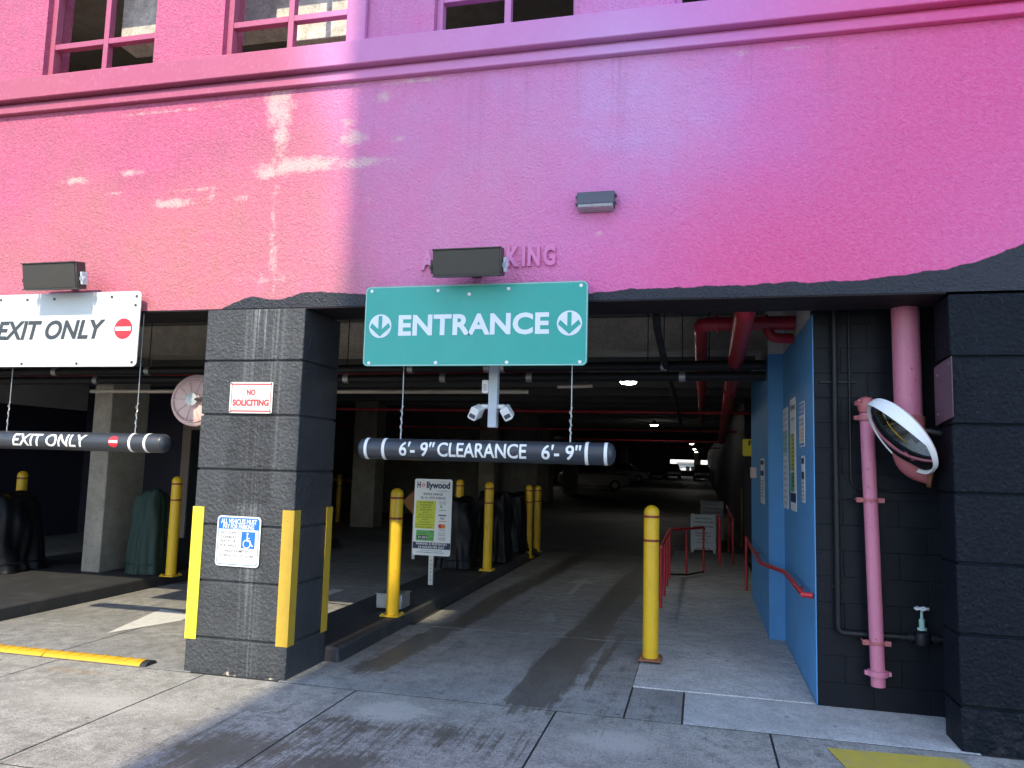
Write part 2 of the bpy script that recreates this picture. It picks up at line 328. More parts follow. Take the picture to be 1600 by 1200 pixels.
# ------------------------------------------------------------------ painted colours of the mural
def fx(px, py): q = at(px, py, 0); return q[0], q[2]
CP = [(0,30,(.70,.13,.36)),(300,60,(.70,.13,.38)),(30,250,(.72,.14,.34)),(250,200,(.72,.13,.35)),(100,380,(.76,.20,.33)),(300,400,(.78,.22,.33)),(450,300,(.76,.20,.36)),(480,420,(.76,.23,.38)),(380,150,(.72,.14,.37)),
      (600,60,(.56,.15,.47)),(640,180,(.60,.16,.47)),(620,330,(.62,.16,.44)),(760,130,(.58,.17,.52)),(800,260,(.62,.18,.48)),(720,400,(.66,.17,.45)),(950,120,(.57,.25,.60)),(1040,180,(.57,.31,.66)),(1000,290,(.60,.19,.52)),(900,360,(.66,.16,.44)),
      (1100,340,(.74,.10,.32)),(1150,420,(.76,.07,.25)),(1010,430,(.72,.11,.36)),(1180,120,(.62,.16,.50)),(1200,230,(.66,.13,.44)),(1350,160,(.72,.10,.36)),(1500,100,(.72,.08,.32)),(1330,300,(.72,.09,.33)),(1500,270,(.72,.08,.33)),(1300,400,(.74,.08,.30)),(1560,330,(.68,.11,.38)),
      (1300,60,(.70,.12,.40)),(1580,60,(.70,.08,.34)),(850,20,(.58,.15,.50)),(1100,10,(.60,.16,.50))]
CX = np.array([fx(a, b) for a, b, _ in CP]); CC = np.array([np.array(c)*((.54,.68,.47) if a < 520 else (1.05,1.26*(1.16 if a < 900 else 1.0),1.0*(.95 if a < 900 else .92 if a > 1250 else 1.0))) for a, _, c in CP])  # light balance put into the paint: sunlit part toned down, shaded part lifted
def mural_col(V):
    P = V[:, [0, 2]]; out = np.zeros((len(P), 4)); out[:, 3] = 1
    for i in range(0, len(P), 20000):
        d2 = ((P[i:i+20000, None]-CX[None])**2).sum(-1); wt = np.exp(-d2/(2*.36**2))+1e-3/(d2+.3)**2
        out[i:i+20000, :3] = (wt[..., None]*CC).sum(1)/wt.sum(1)[:, None]
    return out
BP = np.array([fx(*p) for p in [(340,486),(352,478),(370,470),(398,463),(420,468),(440,468),(470,457),(500,455),(530,458),(570,460),(640,452),(740,462),(830,452),(920,458),(980,452),(1040,450),(1100,447),(1160,446),(1200,442),(1290,440),(1340,438),(1400,431),(1480,420),(1540,405),(1600,380)]])
PEEL = [(437,165,24,40,.9),(440,205,13,45,.8),(437,135,14,14,.7),(470,258,72,13,1.0),(560,254,48,9,.9),(425,268,30,12,.9),(118,283,24,7,.8),(205,269,20,6,.8),(268,318,32,9,.8),(553,215,24,14,.9),(545,190,14,8,.7),(600,151,20,11,.75),
        (540,129,95,5,.9),(650,126,60,4,.8),(310,296,38,4,.6),(620,218,14,6,.7),(180,302,22,3,.6),(427,350,6,85,.55),(428,420,7,60,.5),(380,310,14,8,.5),(1240,75,35,4,.7),(1160,82,16,6,.7),(900,72,40,3,.6),(572,312,14,9,.5),(935,365,12,4,.6),(330,305,8,16,.45),(430,435,65,10,.45),(250,175,120,3,.6)]
def wear(V):
    X, Z = V[:, 0], V[:, 2]; o = np.zeros((len(V), 4)); o[:, 3] = 1
    for px, py, rx, ry, s in PEEL:
        c = fx(px, py); ex = abs(fx(px+rx, py)[0]-c[0]); ez = abs(fx(px, py+ry)[1]-c[1])
        d = np.sqrt(((X-c[0])/ex)**2+((Z-c[1])/ez)**2); o[:, 0] = np.maximum(o[:, 0], s*np.clip(1.25-.85*d, 0, 1))
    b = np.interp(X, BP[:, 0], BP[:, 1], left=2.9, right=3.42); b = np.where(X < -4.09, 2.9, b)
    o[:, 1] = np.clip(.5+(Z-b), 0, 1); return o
MUR = {'mural': mural_col, 'wear': wear}

# ------------------------------------------------------------------ ground, pavements, floors
def smooth_noise(x, y, s, seed):
    r = np.random.default_rng(seed); T = r.random((64, 64)); a = (x*s) % 64; b = (y*s) % 64; i = a.astype(int); j = b.astype(int); fa = a-i; fb = b-j
    fa = fa*fa*(3-2*fa); fb = fb*fb*(3-2*fb); i1 = (i+1) % 64; j1 = (j+1) % 64
    return (T[i, j]*(1-fa)+T[i1, j]*fa)*(1-fb)+(T[i, j1]*(1-fa)+T[i1, j1]*fa)*fb
def stain(V):
    x, y = V[:, 0], V[:, 1]; o = np.zeros((len(V), 4)); o[:, 3] = 1
    wob = (smooth_noise(x, y*.6, 1.1, 3)-.5)*.10
    def band(cx, hw, y0, y1, s, f0=.4, f1=1.5):
        d = np.abs(x-cx-wob)/hw; m = np.clip(1.6-d*1.1, 0, 1)*np.clip((y-y0)/f0, 0, 1)*np.clip((y1-y)/f1, 0, 1); return s*m
    D = np.maximum(band(-1.22+.03*y, .22, -.45, 12, .98, .7), band(-2.76+.05*y, .19, .2, 12, .84)); D = np.maximum(D, band(-.86+.02*y, .05, .1, 5, .6, .6)); D = np.maximum(D, band(-2.36+.05*y, .05, .8, 8, .55, .6))
    D *= .62+.62*smooth_noise(x*.6, y*.5, 1.6, 5)
    D = np.maximum(D, band(-1.75, .85, -4, -.1, .62)*smooth_noise(x, y, 1.4, 11)*1.35); D = np.maximum(D, .40*smooth_noise(x, y, .9, 21)**1.3*((x > -3.2) | (y < -1)))
    D = np.maximum(D, .62*np.clip(1.3-np.sqrt(((x+2.95)/.8)**2+((y+1.5)/1.1)**2), 0, 1)*(.4+smooth_noise(x, y, 2.1, 4)))
    D = np.maximum(D, np.where((x > -2.6) & (x < -1.03) & (y < -.12), np.clip((-.12-y)*1.6, 0, 1)*(.30+.42*smooth_noise(x, y, 1.7, 31)), 0)); D = np.maximum(D, np.where((x > -4.6) & (x < -2.6), np.clip((-.9-y)*1.1, 0, 1)*(.12+.36*smooth_noise(x, y, 2.3, 33)), 0))
    D = np.maximum(D, .5*np.clip(1.2-np.sqrt(((x+1.7)/.7)**2+((y+.75)/.4)**2), 0, 1))
    D = np.maximum(D, .35*np.clip(1.2-np.sqrt(((x-.9)/.9)**2+((y+.35)/.35)**2), 0, 1))
    o[:, 0] = D
    P = .75*np.clip(1.25-np.sqrt(((x+2.15)/.42)**2+((y+.42)/.32)**2), 0, 1); o[:, 0] *= np.clip(1.15-1.5*P, 0, 1)
    P = np.maximum(P, .6*np.clip(1.2-np.sqrt(((x+.55)/.55)**2+((y+.55)/.4)**2), 0, 1)); P = np.maximum(P, .45*np.clip(1.2-np.sqrt(((x-.2)/.8)**2+((y-2.2)/1.3)**2), 0, 1))
    P = np.maximum(P, .5*np.clip(1.2-np.sqrt(((x+4.2)/1.5)**2+((y+.9)/.5)**2), 0, 1)); o[:, 1] = P
    o[:, 2] = np.maximum(.62*np.clip(1.2-np.sqrt(((x+5.0)/.7)**2+((y+.3)/.16)**2), 0, 1), .5*np.clip(1.2-np.sqrt(((x+2.95)/.22)**2+((y+1.75)/.16)**2), 0, 1)); return o
ST = {'stain': stain}
gr = MB(); gr.box(-400, 400, -400, 400, -.8, -.34)
for q in ((-400,400,-400,-6.6),(-400,-14,-6.6,400),(6,400,-6.6,400),(-14,6,103.5,400)): gr.box(*q, -.341, -.045)
struct(gr.build('ground', M['asphalt'], smooth=False))
def slab_set(name, mat, base, rects, zt=0.0, res=.05, bedz=-.005):
    bx = MB(); bx.box(*base[:4], -.3, bedz); root = struct(bx.build(name, M['joint'], smooth=False))
    for x0, x1, y0, y1, fine, *mm in rects:
        g_ = .008; x0 += g_; x1 -= g_; y0 += g_; y1 -= g_; mb = MB(); s_ = res if fine else .5
        nx = max(1, int((x1-x0)/s_)); ny = max(1, int((y1-y0)/s_)); e = .002
        def fn(a, b): 
            return (x0+a*(x1-x0), y0+b*(y1-y0), zt-(e if min(a, 1-a, b, 1-b) < 1e-6 else 0))
        mb.grid(fn, nx, ny); k = mb.n
        mb.add([(x0,y0,zt-e),(x1,y0,zt-e),(x1,y1,zt-e),(x0,y1,zt-e),(x0,y0,-.06),(x1,y0,-.06),(x1,y1,-.06),(x0,y1,-.06)], [(0,4,5,1),(1,5,6,2),(2,6,7,3),(3,7,4,0)])
        mb.build('slab', mm[0] if mm else mat, root, smooth=False, attr=ST)
    return root
XJ = [-14,-10.6,-8.4,-6.9,-5.38,-3.95,-2.6,-1.02,.47,2.1,3.8,6]; rc = []
for a, b in zip(XJ[:-1], XJ[1:]):
    rc.append((a, b, -2.0, -.045, -7 < a < 2)); rc.append((a, b, -4.0, -2.0, False)); rc.append((a, b, -6.6, -4.0, False))
slab_set('pavement', M['slab'], (-14, 6, -6.6, -.0455), rc)
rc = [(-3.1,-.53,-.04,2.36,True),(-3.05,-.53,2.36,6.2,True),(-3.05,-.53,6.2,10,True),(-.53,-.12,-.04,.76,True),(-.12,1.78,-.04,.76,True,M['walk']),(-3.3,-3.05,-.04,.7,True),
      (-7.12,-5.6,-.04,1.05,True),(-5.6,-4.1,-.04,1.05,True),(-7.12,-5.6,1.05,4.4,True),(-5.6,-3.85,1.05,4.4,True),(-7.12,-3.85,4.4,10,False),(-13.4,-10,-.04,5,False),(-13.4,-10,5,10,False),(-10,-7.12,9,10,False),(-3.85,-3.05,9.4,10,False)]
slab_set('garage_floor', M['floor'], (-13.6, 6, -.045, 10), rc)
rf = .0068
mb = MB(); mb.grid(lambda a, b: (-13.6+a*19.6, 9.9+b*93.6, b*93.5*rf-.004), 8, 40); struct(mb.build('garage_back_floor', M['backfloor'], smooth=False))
def fz(y): return max(0, (y-10)*rf)
mb = MB(); mb.box(-.53, .875, .765, 11.9, -.02, .006); struct(mb.build('walkway', M['walk'], smooth=False))
def island(x0, x1, y0, y1, h=.15, name='kerb_island'):
    mb = MB(); t = .03
    mb.add([(x0-t,y0-t,-.03),(x1+t,y0-t,-.03),(x1+t,y1,-.03),(x0-t,y1,-.03),(x0,y0,h),(x1,y0,h),(x1,y1,h),(x0,y1,h)], [(3,2,1,0),(4,5,6,7),(0,1,5,4),(1,2,6,5),(2,3,7,6),(3,0,4,7)])
    return struct(mb.build(name, M['kerb'], bevel=.025))
island(-3.92, -3.12, .668, 9.3, .125); island(-9.95, -7.16, .55, 8.9, .14)
def marking(name, pts, mat): 
    mb = MB(); mb.add([(x, y, .004) for x, y in pts], [tuple(range(len(pts)))]); return struct(mb.build(name, mat, smooth=False))
def arrow(cx, cy, s, mat, tail=1.2):
    marking('lane_arrow', [(cx-.22*s, cy), (cx+.22*s, cy), (cx, cy+.55*s)], mat); marking('lane_arrow', [(cx-.05*s, cy-tail*s), (cx+.05*s, cy-tail*s), (cx+.05*s, cy-.01), (cx-.05*s, cy-.01)], mat)
a = [tuple(gz(*p)[:2]) for p in ((166,990),(284,970),(300,960),(252,952))]; marking('lane_arrow', a, M['roadpaint'])
marking('lane_arrow', [(-4.9,1.95),(-4.72,1.95),(-4.72,4.1),(-4.9,4.1)], M['roadpaint'])
a = [tuple(gz(*p)[:2]) for p in ((844,972),(870,972),(862,956))]; marking('lane_arrow', a, M['oldpaint'])
arrow(-1.75, 6.0, .9, M['oldpaint']); 
marking('yellow_paint_patch', [tuple(gz(*p)[:2]) for p in ((1292,1169),(1500,1187),(1560,1230),(1350,1230))], M['roadyellow'])

# ------------------------------------------------------------------ parking garage
GAR = thing('parking_garage', 'pink and lavender mural parking garage with black block pillars', 'parking garage', (0,0,0))
ZL, ZS = 3.06, 5.015
wl = MB(); nx, nz = 540, 96
wl.grid(lambda a, b: (-8+a*11, 0, ZL+b*(ZS-ZL)), nx, nz)
wl.box(-8, 3, .50, .525, ZL+.002, ZS)
wl.box(-16, -8, 0, .52, ZL, ZS); wl.box(3, 9, 0, .52, ZL, ZS)
sf = MB(); sf.box(-9.6, 1.66, .004, .519, ZL-.012, ZL+.03); sf.build('soffit', M['soffit'], GAR, smooth=False)
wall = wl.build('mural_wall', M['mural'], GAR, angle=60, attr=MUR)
def trimbar(name, x0, x1, y0, y1, z0, z1, mat='trim', bev=.008):
    mb = MB(); n = max(1, int((x1-x0)/.12)); 
    ring_ = lambda x: [(x,y0,z0),(x,y0,z1),(x,y1,z1),(x,y1,z0)]
    v = []; f = []
    for i in range(n+1): v += ring_(x0+(x1-x0)*i/n)
    for i in range(n):
        for k in range(4): f.append((i*4+k, (i+1)*4+k, (i+1)*4+(k+1) % 4, i*4+(k+1) % 4))
    f += [(0,1,2,3), (n*4+3,n*4+2,n*4+1,n*4)]; mb.add(v, f); return mb.build(name, M[mat], GAR, bevel=bev, attr=MUR, angle=30)
trimbar('moulding', -16, 9, -.055, .3, 5.017, 5.095); trimbar('sill_band', -16, 9, -.115, .32, 5.125, 5.338); trimbar('moulding', -16, 9, -.03, .3, 5.096, 5.124)
WIN = [(-8.16,-6.92),(-6.20,-4.955),(-4.225,-2.985),(-2.195,-.985),(-.2,1.0),(1.8,3.0)]
xs = [-16]+[q for p in WIN for q in p]+[9]
up = MB()
for i in range(0, len(xs), 2):
    n = max(1, int((xs[i+1]-xs[i])/.1)); x0, x1 = xs[i], xs[i+1]
    up.grid(lambda a, b: (x0+a*(x1-x0), 0, 5.34+b*1.7), n, 16); up.box(x0, x1, .003, .30, 5.34, 7.04)
up.box(-16, 9, 0, .3, 7.04, 9.0)
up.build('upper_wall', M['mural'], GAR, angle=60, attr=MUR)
trimbar('pilaster', -2.98, -2.80, -.05, -.002, 5.34, 8.9); 
for x0, x1 in WIN:
    mb = MB(); t = .055
    mb.box(x0, x0+t, .06, .14, 5.34, 7.0); mb.box(x1-t*.5, x1, .06, .14, 5.34, 7.0); mb.box(x0+t, x1-t*.5, .06, .14, 6.94, 7.0); mb.box(x0+t, x1-t*.5, .06, .14, 5.34, 5.362)
    wf = mb.build('window', M['trim'], GAR, bevel=.004, attr=MUR); xm = (x0+x1)/2+.02
    mb = MB(); mb.box(xm-.028, xm+.028, .065, .135, 5.362, 6.94); mb.build('glazing_bar', M['trim'], wf, bevel=.004, attr=MUR)
    for zz in (5.72, 6.3):
        for q0, q1 in ((x0+t, xm-.029), (xm+.029, x1-t*.5)):
            mb = MB(); mb.box(q0, q1, .065, .135, zz-.028, zz+.028); mb.build('glazing_bar', M['trim'], wf, bevel=.004, attr=MUR)
# upper storey seen through the windows
mb = MB(); mb.box(-13.5, 6, .52, 30, 4.6, 4.9); mb.build('upper_floor_slab', M['conc_lit'], GAR, smooth=False)  # slab made pale to bounce more light up to the ceiling
mb = MB(); mb.box(-13.5, 6, .31, 30, 7.2, 7.5); mb.build('upper_ceiling', M['conc'], GAR, smooth=False)
for i in range(9):
    mb = MB(); mb.box(-13.4, 6, 3+i*2.6, 3.35+i*2.6, 6.85, 7.2); mb.build('upper_beam', M['conc'], GAR, bevel=.01)
mb = MB(); mb.box(-6.02, -4.0, .75, 1.0, 6.10, 7.2); mb.build('upper_spandrel', M['conc_lit'], GAR, bevel=.01)
mb = MB(); mb.box(-3.98, -2.6, .75, 1.0, 5.93, 7.2); mb.build('upper_spandrel', M['conc_lit'], GAR, bevel=.01)
mb = MB(); mb.tube([(-5.36,.6,4.9),(-5.36,.6,7.2)], .03); mb.build('upper_standpipe', M['galv'], GAR)
mb = MB(); mb.box(-13.6, -13.35, -.0, 103, -.02, 9); mb.box(3.4, 3.6, .53, 103, -.02, 9); mb.box(-13.35, 3.4, 29.9, 30.1, 4.9, 7.2); mb.build('side_wall', M['conc_dark'], GAR, smooth=False)
# block-scored pillars
ZJ = [.28+.4643*i for i in range(7)]
def pillar(x0, x1, y0, y1, mat, zmax=ZL):
    g_ = .007; mb = MB(); mb.box(x0+.018, x1-.018, y0+.018, y1-.018, -.03, zmax-.002); p = mb.build('pillar', M['joint'] if False else mat, GAR, smooth=False)
    zz = [-.03]+[z for z in ZJ if z < zmax-.05]+[zmax-.002]
    for a, b in zip(zz[:-1], zz[1:]):
        mb = MB(); mb.box(x0, x1, y0, y1, a+(g_ if a > 0 else 0), b-g_); mb.build('block', mat, p, bevel=.010)
    return p
pillar(-4.185, -3.245, -.006, .66, M['black_sun_toned'])
pillar(1.667, 5.0, -.006, .34, M['black'], 3.045)
pillar(-10.6, -9.6, -.006, .66, M['black'])
# recessed black block wall beside the walkway
bw = MB(); bw.box(.8885, 5, .75, .9, -.02, 3.3); BWL = bw.build('recessed_wall', M['black_smooth'], GAR, smooth=False)
row = 0; z = -.02
while z < 3.05:
    x = .89-(.2 if row % 2 else 0)
    while x < 1.9:
        a, b = max(x+.0025, .889), min(x+.3975, 1.9)
        if b-a > .05: mb = MB(); mb.box(a, b, (.746 if z > 1.3 else .7445)-random.random()*.0015, .76, z+.0025, min(z+.1975, 3.3)); mb.build('block', M['black_smooth'], BWL, bevel=.0025)
        x += .4
    z += .2; row += 1
# blue walkway wall
mb = MB(); mb.box(.88, .888, .748, .95, -.02, 3.06); mb.box(.8805, 1.25, .95, 3.0, -.02, 3.06); mb.box(.72, 1.25, 3.0, 5.85, -.02, 3.06); mb.build('blue_wall', M['blue'], GAR, smooth=False)
mb = MB(); mb.box(.885, 1.25, .91, 3.0, 3.062, 3.8); mb.box(.725, 1.25, 3.0, 5.85, 3.062, 3.8); mb.build('white_wall_top', M['white_wall'], GAR, smooth=False)
mb = MB(); mb.box(.95, 1.5, 11.9, 100, -.02, 3.6); mb.build('lane_side_wall', M['navy'], GAR, smooth=False)
# ceilings, beams, columns
mb = MB(); mb.add([(-13.5,.53,3.62),(4.9,.53,3.62),(4.9,10,3.62),(-13.5,10,3.62),(4.9,103,4.26),(-13.5,103,4.26)],[(0,3,2,1),(3,5,4,2)]); mb.box(-13.5, 4.9, .53, 103, 4.3, 4.5); mb.build('ceiling', M['ceil'], GAR, smooth=False)
mb = MB(); mb.box(-13.35, 4.9, 3.6, 4.1, 3.19, 3.62); mb.build('beam', M['conc_tan'], GAR, bevel=.015)
jz = lambda y: 3.24+fz(y)*.98
j0 = None
for i in range(54):
    y = 5.0+i*1.75
    if j0 is None:
        mb = MB(); mb.box(-13.34, 3.39, y, y+.32, jz(y), 3.66); j0 = mb.build('joist', M['ceil'], GAR, bevel=.01)
    else: c = j0.copy(); C.objects.link(c); c.location = (0, y-5.0, jz(y)-jz(5.0))
for x0, x1, y0, y1 in ((-8.30,-8.0,3.3,4.05),(-8.9,-8.25,13,13.6),(-7.05,-6.35,27,28.2),(-7.3,-6.6,36,37),(-7.5,-6.8,46,47),(-7.6,-6.9,58,59),(-7.8,-7.1,72,73),(-12.3,-11.7,12,12.6),(-6.6,-6.1,17,17.7),(-.75,-.2,93,94)):
    mb = MB(); mb.box(x0, x1, y0, y1, .14 if y0 < 5 else fz(y0)-.1, 3.61); mb.build('column', M['conc'], GAR, bevel=.015)
mb = MB(); mb.box(-13.34, -13.3, .6, 18, -.02, 2.68); mb.build('navy_dado', M['navy'], GAR, smooth=False)
mb = MB(); mb.box(-13.34, -13.305, .6, 18, 2.685, 3.61); mb.build('pale_wall_top', M['white_wall'], GAR, smooth=False)
mb = MB(); mb.box(-13.3, -5.0, 18, 18.25, -.02, 3.6); mb.build('cross_wall', M['conc_dark'], GAR, smooth=False)
# lift lobby block with a door behind the exit lane
mb = MB(); mb.box(-13.3, -9.2, 8.6, 8.8, -.02, 3.6); mb.build('lobby_wall', M['navy'], GAR, smooth=False)
mb = MB(); mb.box(-10.75, -10.55, 8.52, 8.59, -.02, 2.3); mb.box(-9.75, -9.55, 8.52, 8.59, -.02, 2.3); mb.box(-10.75, -9.55, 8.52, 8.59, 2.302, 2.5); dr = mb.build('door', M['door'], GAR, bevel=.01)
mb = MB(); mb.box(-10.55, -9.75, 8.56, 8.59, 0, 2.3); mb.build('pane', M['glass'], dr)
mb = MB(); mb.box(-9.25, -8.95, 8.3, 8.85, -.02, 3.6); mb.build('blue_pier', M['blue'], GAR, bevel=.01)
# far end with two openings to daylight
y1 = 100; ex = [(-13.3,-3.9),(-.42,.1),(1.5,3.4)]
mb = MB()
for a, b in ex: mb.box(a, b, y1, y1+.3, .4, 3.9)
mb.box(-3.9, -.42, y1+.002, y1+.298, .4, 1.35); mb.box(.1, 1.5, y1+.002, y1+.298, .4, 1.35); mb.box(-3.9, 1.5, y1+.004, y1+.296, 2.75, 3.9)
mb.build('end_wall', M['conc_dark'], GAR, smooth=False)
# roof and rear of the building (shades the inside)
mb = MB(); mb.box(-16, 9, .31, 103.4, 9.002, 9.3); mb.build('roof', M['conc'], GAR, smooth=False)

# ------------------------------------------------------------------ buildings around
ob = thing('office_building', 'unseen slim tan office tower across the street, shaped for its shade', 'building', (1,-24,0))
mb = MB(); mb.box(-3.24, 2.7, -30, -18, -.05, 19.2); mb.box(-2.92, 2.7, -30, -18.002, 19.2, 24.6); mb.build('wall', M['tan'], ob, smooth=False)  # unseen shade caster; narrow width and setback shaped for the light
w0 = None
for i in range(7):
    for j in range(3):
        if w0 is None: mb = MB(); mb.box(-2.4, -1.2, -18.06, -17.97, 2, 4); w0 = mb.build('window', M['glass'], ob, smooth=False)
        else: c = w0.copy(); C.objects.link(c); c.location = (j*1.75, 0, i*3.2)
ob2 = thing('shop_building', 'white building beyond the open far end of the garage', 'building', (-2,121,0))
mb = MB(); mb.box(-16, 14, 121, 130, -.05, 7); mb.build('wall', M['cream'], ob2, smooth=False)
for x in (-1.9, -1.1): mb = MB(); mb.box(x-.3, x+.3, 120.93, 121.0, .6, 1.9); mb.build('window', M['glass'], ob2)
mb = MB(); mb.box(-3.6, -.2, 120.2, 120.99, 2.35, 2.6); mb.build('awning', M['galv'], ob2)

# ------------------------------------------------------------------ signs on the front
def bolts(fr, pts, parent, mat='galv', r=.013, d=.012):
    for u, v in pts:
        mb = MB(); mb.prism(circ(u, v, r, 10), d-.004, d+.006, fr); mb.build('bolt', M[mat], parent)
fr = Frame((-1.745, -.075, 2.868)); W_, H_ = .915, .327
t = thing('entrance_sign', 'green sign reading ENTRANCE with two white arrow discs', 'sign', (-1.765, -.07, 2.54))
mb = MB(); mb.prism(rrect(-W_, -H_, W_, H_, .04), 0, .012, fr); mb.build('panel', M['sign_green'], t, bevel=.002)
mb = MB(); ring(mb, fr, rrect(-W_+.004, -H_+.004, W_-.004, H_-.004, .038), rrect(-W_+.012, -H_+.012, W_-.012, H_-.012, .032), .0135); mb.build('border', M['print_teal'], t, smooth=False)
mb = MB(); put_text(mb, fr, 'ENTRANCE', 0, .003, 1.235, .172, d=.0150, bold=.035, spacing=1.04); mb.build('lettering', M['letter_white'], t, smooth=False)
for u in (-.775, .775):
    mb = MB(); flat(mb, fr, circ(u, 0, .097), .0145); ds = mb.build('arrow_disc', M['letter_white'], t, smooth=False)
    mb = MB(); a = .0165
    flat(mb, fr, [(u-.016, .084), (u-.016, -.04), (u+.016, -.04), (u+.016, .084)], a)
    for sg in (-1, 1): flat(mb, fr, [(u, -.085), (u+sg*.088, -.008) , (u+sg*.072, .026), (u, -.038)][::sg], a+.0005)
    mb.build('arrow', M['sign_green'], ds, smooth=False)
bolts(fr, [(-.86,.29),(-.29,.28),(-.03,.245),(.29,.28),(.86,.29),(-.86,-.30),(-.29,-.30),(.29,-.30),(.86,-.30)], t, 'white', .014)
for u in (-.7, .7): mb = MB(); mb.prism(rrect(u-.03, .05, u+.03, .3, .005), -.064, -.001, fr); mb.build('bracket', M['galv'], t)
fr = Frame((-5.735, -.075, 2.885)); W_, H_ = .925, .338
t = thing('exit_sign', 'white sign reading EXIT ONLY with red no-entry discs', 'sign', (-5.78, -.07, 2.55))
mb = MB(); mb.prism(rrect(-W_, -H_, W_, H_, .045), 0, .012, fr); mb.build('panel', M['sign_white'], t, bevel=.002)
mb = MB(); put_text(mb, fr, 'EXIT ONLY', -.02, .0, 1.19, .178, d=.0145, bold=.032, shear=.22); mb.build('lettering', M['letter_dark'], t, smooth=False)
for u in (-.765, .765):
    mb = MB(); flat(mb, fr, circ(u, 0, .093), .0145); ds = mb.build('no_entry_disc', M['print_red'], t, smooth=False)
    mb = MB(); flat(mb, fr, [(u-.08, -.018), (u+.08, -.018), (u+.08, .018), (u-.08, .018)], .0165); mb.build('bar', M['sign_white'], ds, smooth=False)
bolts(fr, [(-.87,.29),(-.6,.29),(0,.285),(-.3,.285),(.62,.29),(.88,.29),(.875,.21),(-.3,-.31),(.3,-.31),(.88,-.30)], t, 'dark_metal', .012)
for u in (-.7, .7): mb = MB(); mb.prism(rrect(u-.03, .05, u+.03, .3, .005), -.064, -.001, fr); mb.build('bracket', M['galv'], t)
# raised letters
t = thing('raised_lettering', 'raised painted letters ALL PARKING on the mural wall', 'lettering', (-1.67, -.01, 3.36)); fr = Frame((-1.672, -.001, 3.423))
for s_, px in (('A',668),('L',692),('L',708),('P',734),('A',756),('R',779),('K',801),('I',818),('N',834),('G',858)):
    u = at(px, 402, -.02)[0]+1.672
    v, f = text2d(s_, .045); lo, hi = v.min(0), v.max(0); q = (v-(lo+hi)/2)*np.array([.135, .165/(hi[1]-lo[1])])+np.array([u, 0]); mb = MB(); n = len(q)
    mb.add([fr.p(a, b, .022) for a, b in q], f)
    E_ = {}
    for p in f:
        for k in range(len(p)):
            e = (p[k], p[(k+1) % len(p)]); E_[e] = 1
    rim = [e for e in E_ if (e[1], e[0]) not in E_]
    for a, b in rim: mb.add([fr.p(*q[a], .022), fr.p(*q[b], .022), fr.p(*q[b], 0), fr.p(*q[a], 0)], [(0,3,2,1)])
    mb.build('letter', M['trim'], t, smooth=False, attr=MUR)
# floodlights
def flood(cx, cz, label, w_=.29, h_=.12):
    t = thing('floodlight', label, 'floodlight', (cx, -.18, cz)); tilt = .18
    fr = Frame((cx, -.30, cz), (1,0,0), (0, math.sin(tilt)*-1, math.cos(tilt)))
    mb = MB(); mb.prism([(-w_,-h_),(w_,-h_),(w_,h_),(-w_,h_)], -.11, 0, fr); mb.build('housing', M['dark_metal'], t, bevel=.008)
    mb = MB(); mb.prism([(-w_+.015,-h_+.015),(w_-.015,-h_+.015),(w_-.015,h_-.015),(-w_+.015,h_-.015)], .001, .005, fr); mb.build('lens', M['louvre'], t)
    mb = MB(); mb.prism([(-w_,h_-.008),(w_,h_-.008),(w_,h_),(-w_,h_)], .0, .016, fr); mb.prism([(-w_,-h_),(w_,-h_),(w_,-h_+.01),(-w_,-h_+.01)], .0, .014, fr); mb.build('rim', M['dark_metal'], t)
    for u in (-w_-.018, w_+.018):
        mb = MB(); mb.prism(circ(u, -.03, .022, 12), -.06, -.03, fr); mb.prism(rrect(u-.01, -.08, u+.01, .03, .004), -.09, -.03, fr); mb.build('hinge', M['greysteel'] if u > 0 else M['dark_metal'], t)
    mb = MB(); mb.box(cx-.04, cx+.04, -.25, .0, cz-.05, cz+.05); mb.build('arm', M['dark_metal'], t, bevel=.005)
flood(-5.60, 3.33, 'dark floodlight box mounted above the white EXIT ONLY sign'); flood(-1.74, 3.315, 'dark floodlight box covering the raised letters above the green sign', .275, .108)
t = thing('wall_lamp', 'small slate-grey wedge lamp alone on the mural wall', 'wall lamp', (-.787, -.01, 3.78)); fr = Frame((-.787, 0, 3.84), (0,-1,0), (0,0,1))
mb = MB(); mb.prism([(-.0,-.065),(.10,-.045),(.085,.055),(.0,.07)], -.145, .145, Frame((-.787, 0, 3.84), (0,-1,0), (0,0,1))); mb.build('housing', M['lampgrey'], t, bevel=.006)
mb = MB(); mb.prism([(.012,-.085),(.094,-.068),(.102,-.048),(.012,-.066)], -.135, .135, fr)
for k in range(14): mb.prism([(.012,-.088),(.096,-.071),(.104,-.047),(.012,-.066)], -.128+k*.0187, -.122+k*.0187, fr)
mb.build('lens', M['lens'], t, bevel=.002)
for sg in (-1, 1): mb = MB(); mb.box(-.787+sg*.152-.007, -.787+sg*.152+.007, -.07, -.03, 3.80, 3.815); mb.box(-.787+sg*.152-.007, -.787+sg*.152+.007, -.07, -.03, 3.86, 3.875); mb.build('hinge', M['lampgrey'], t)
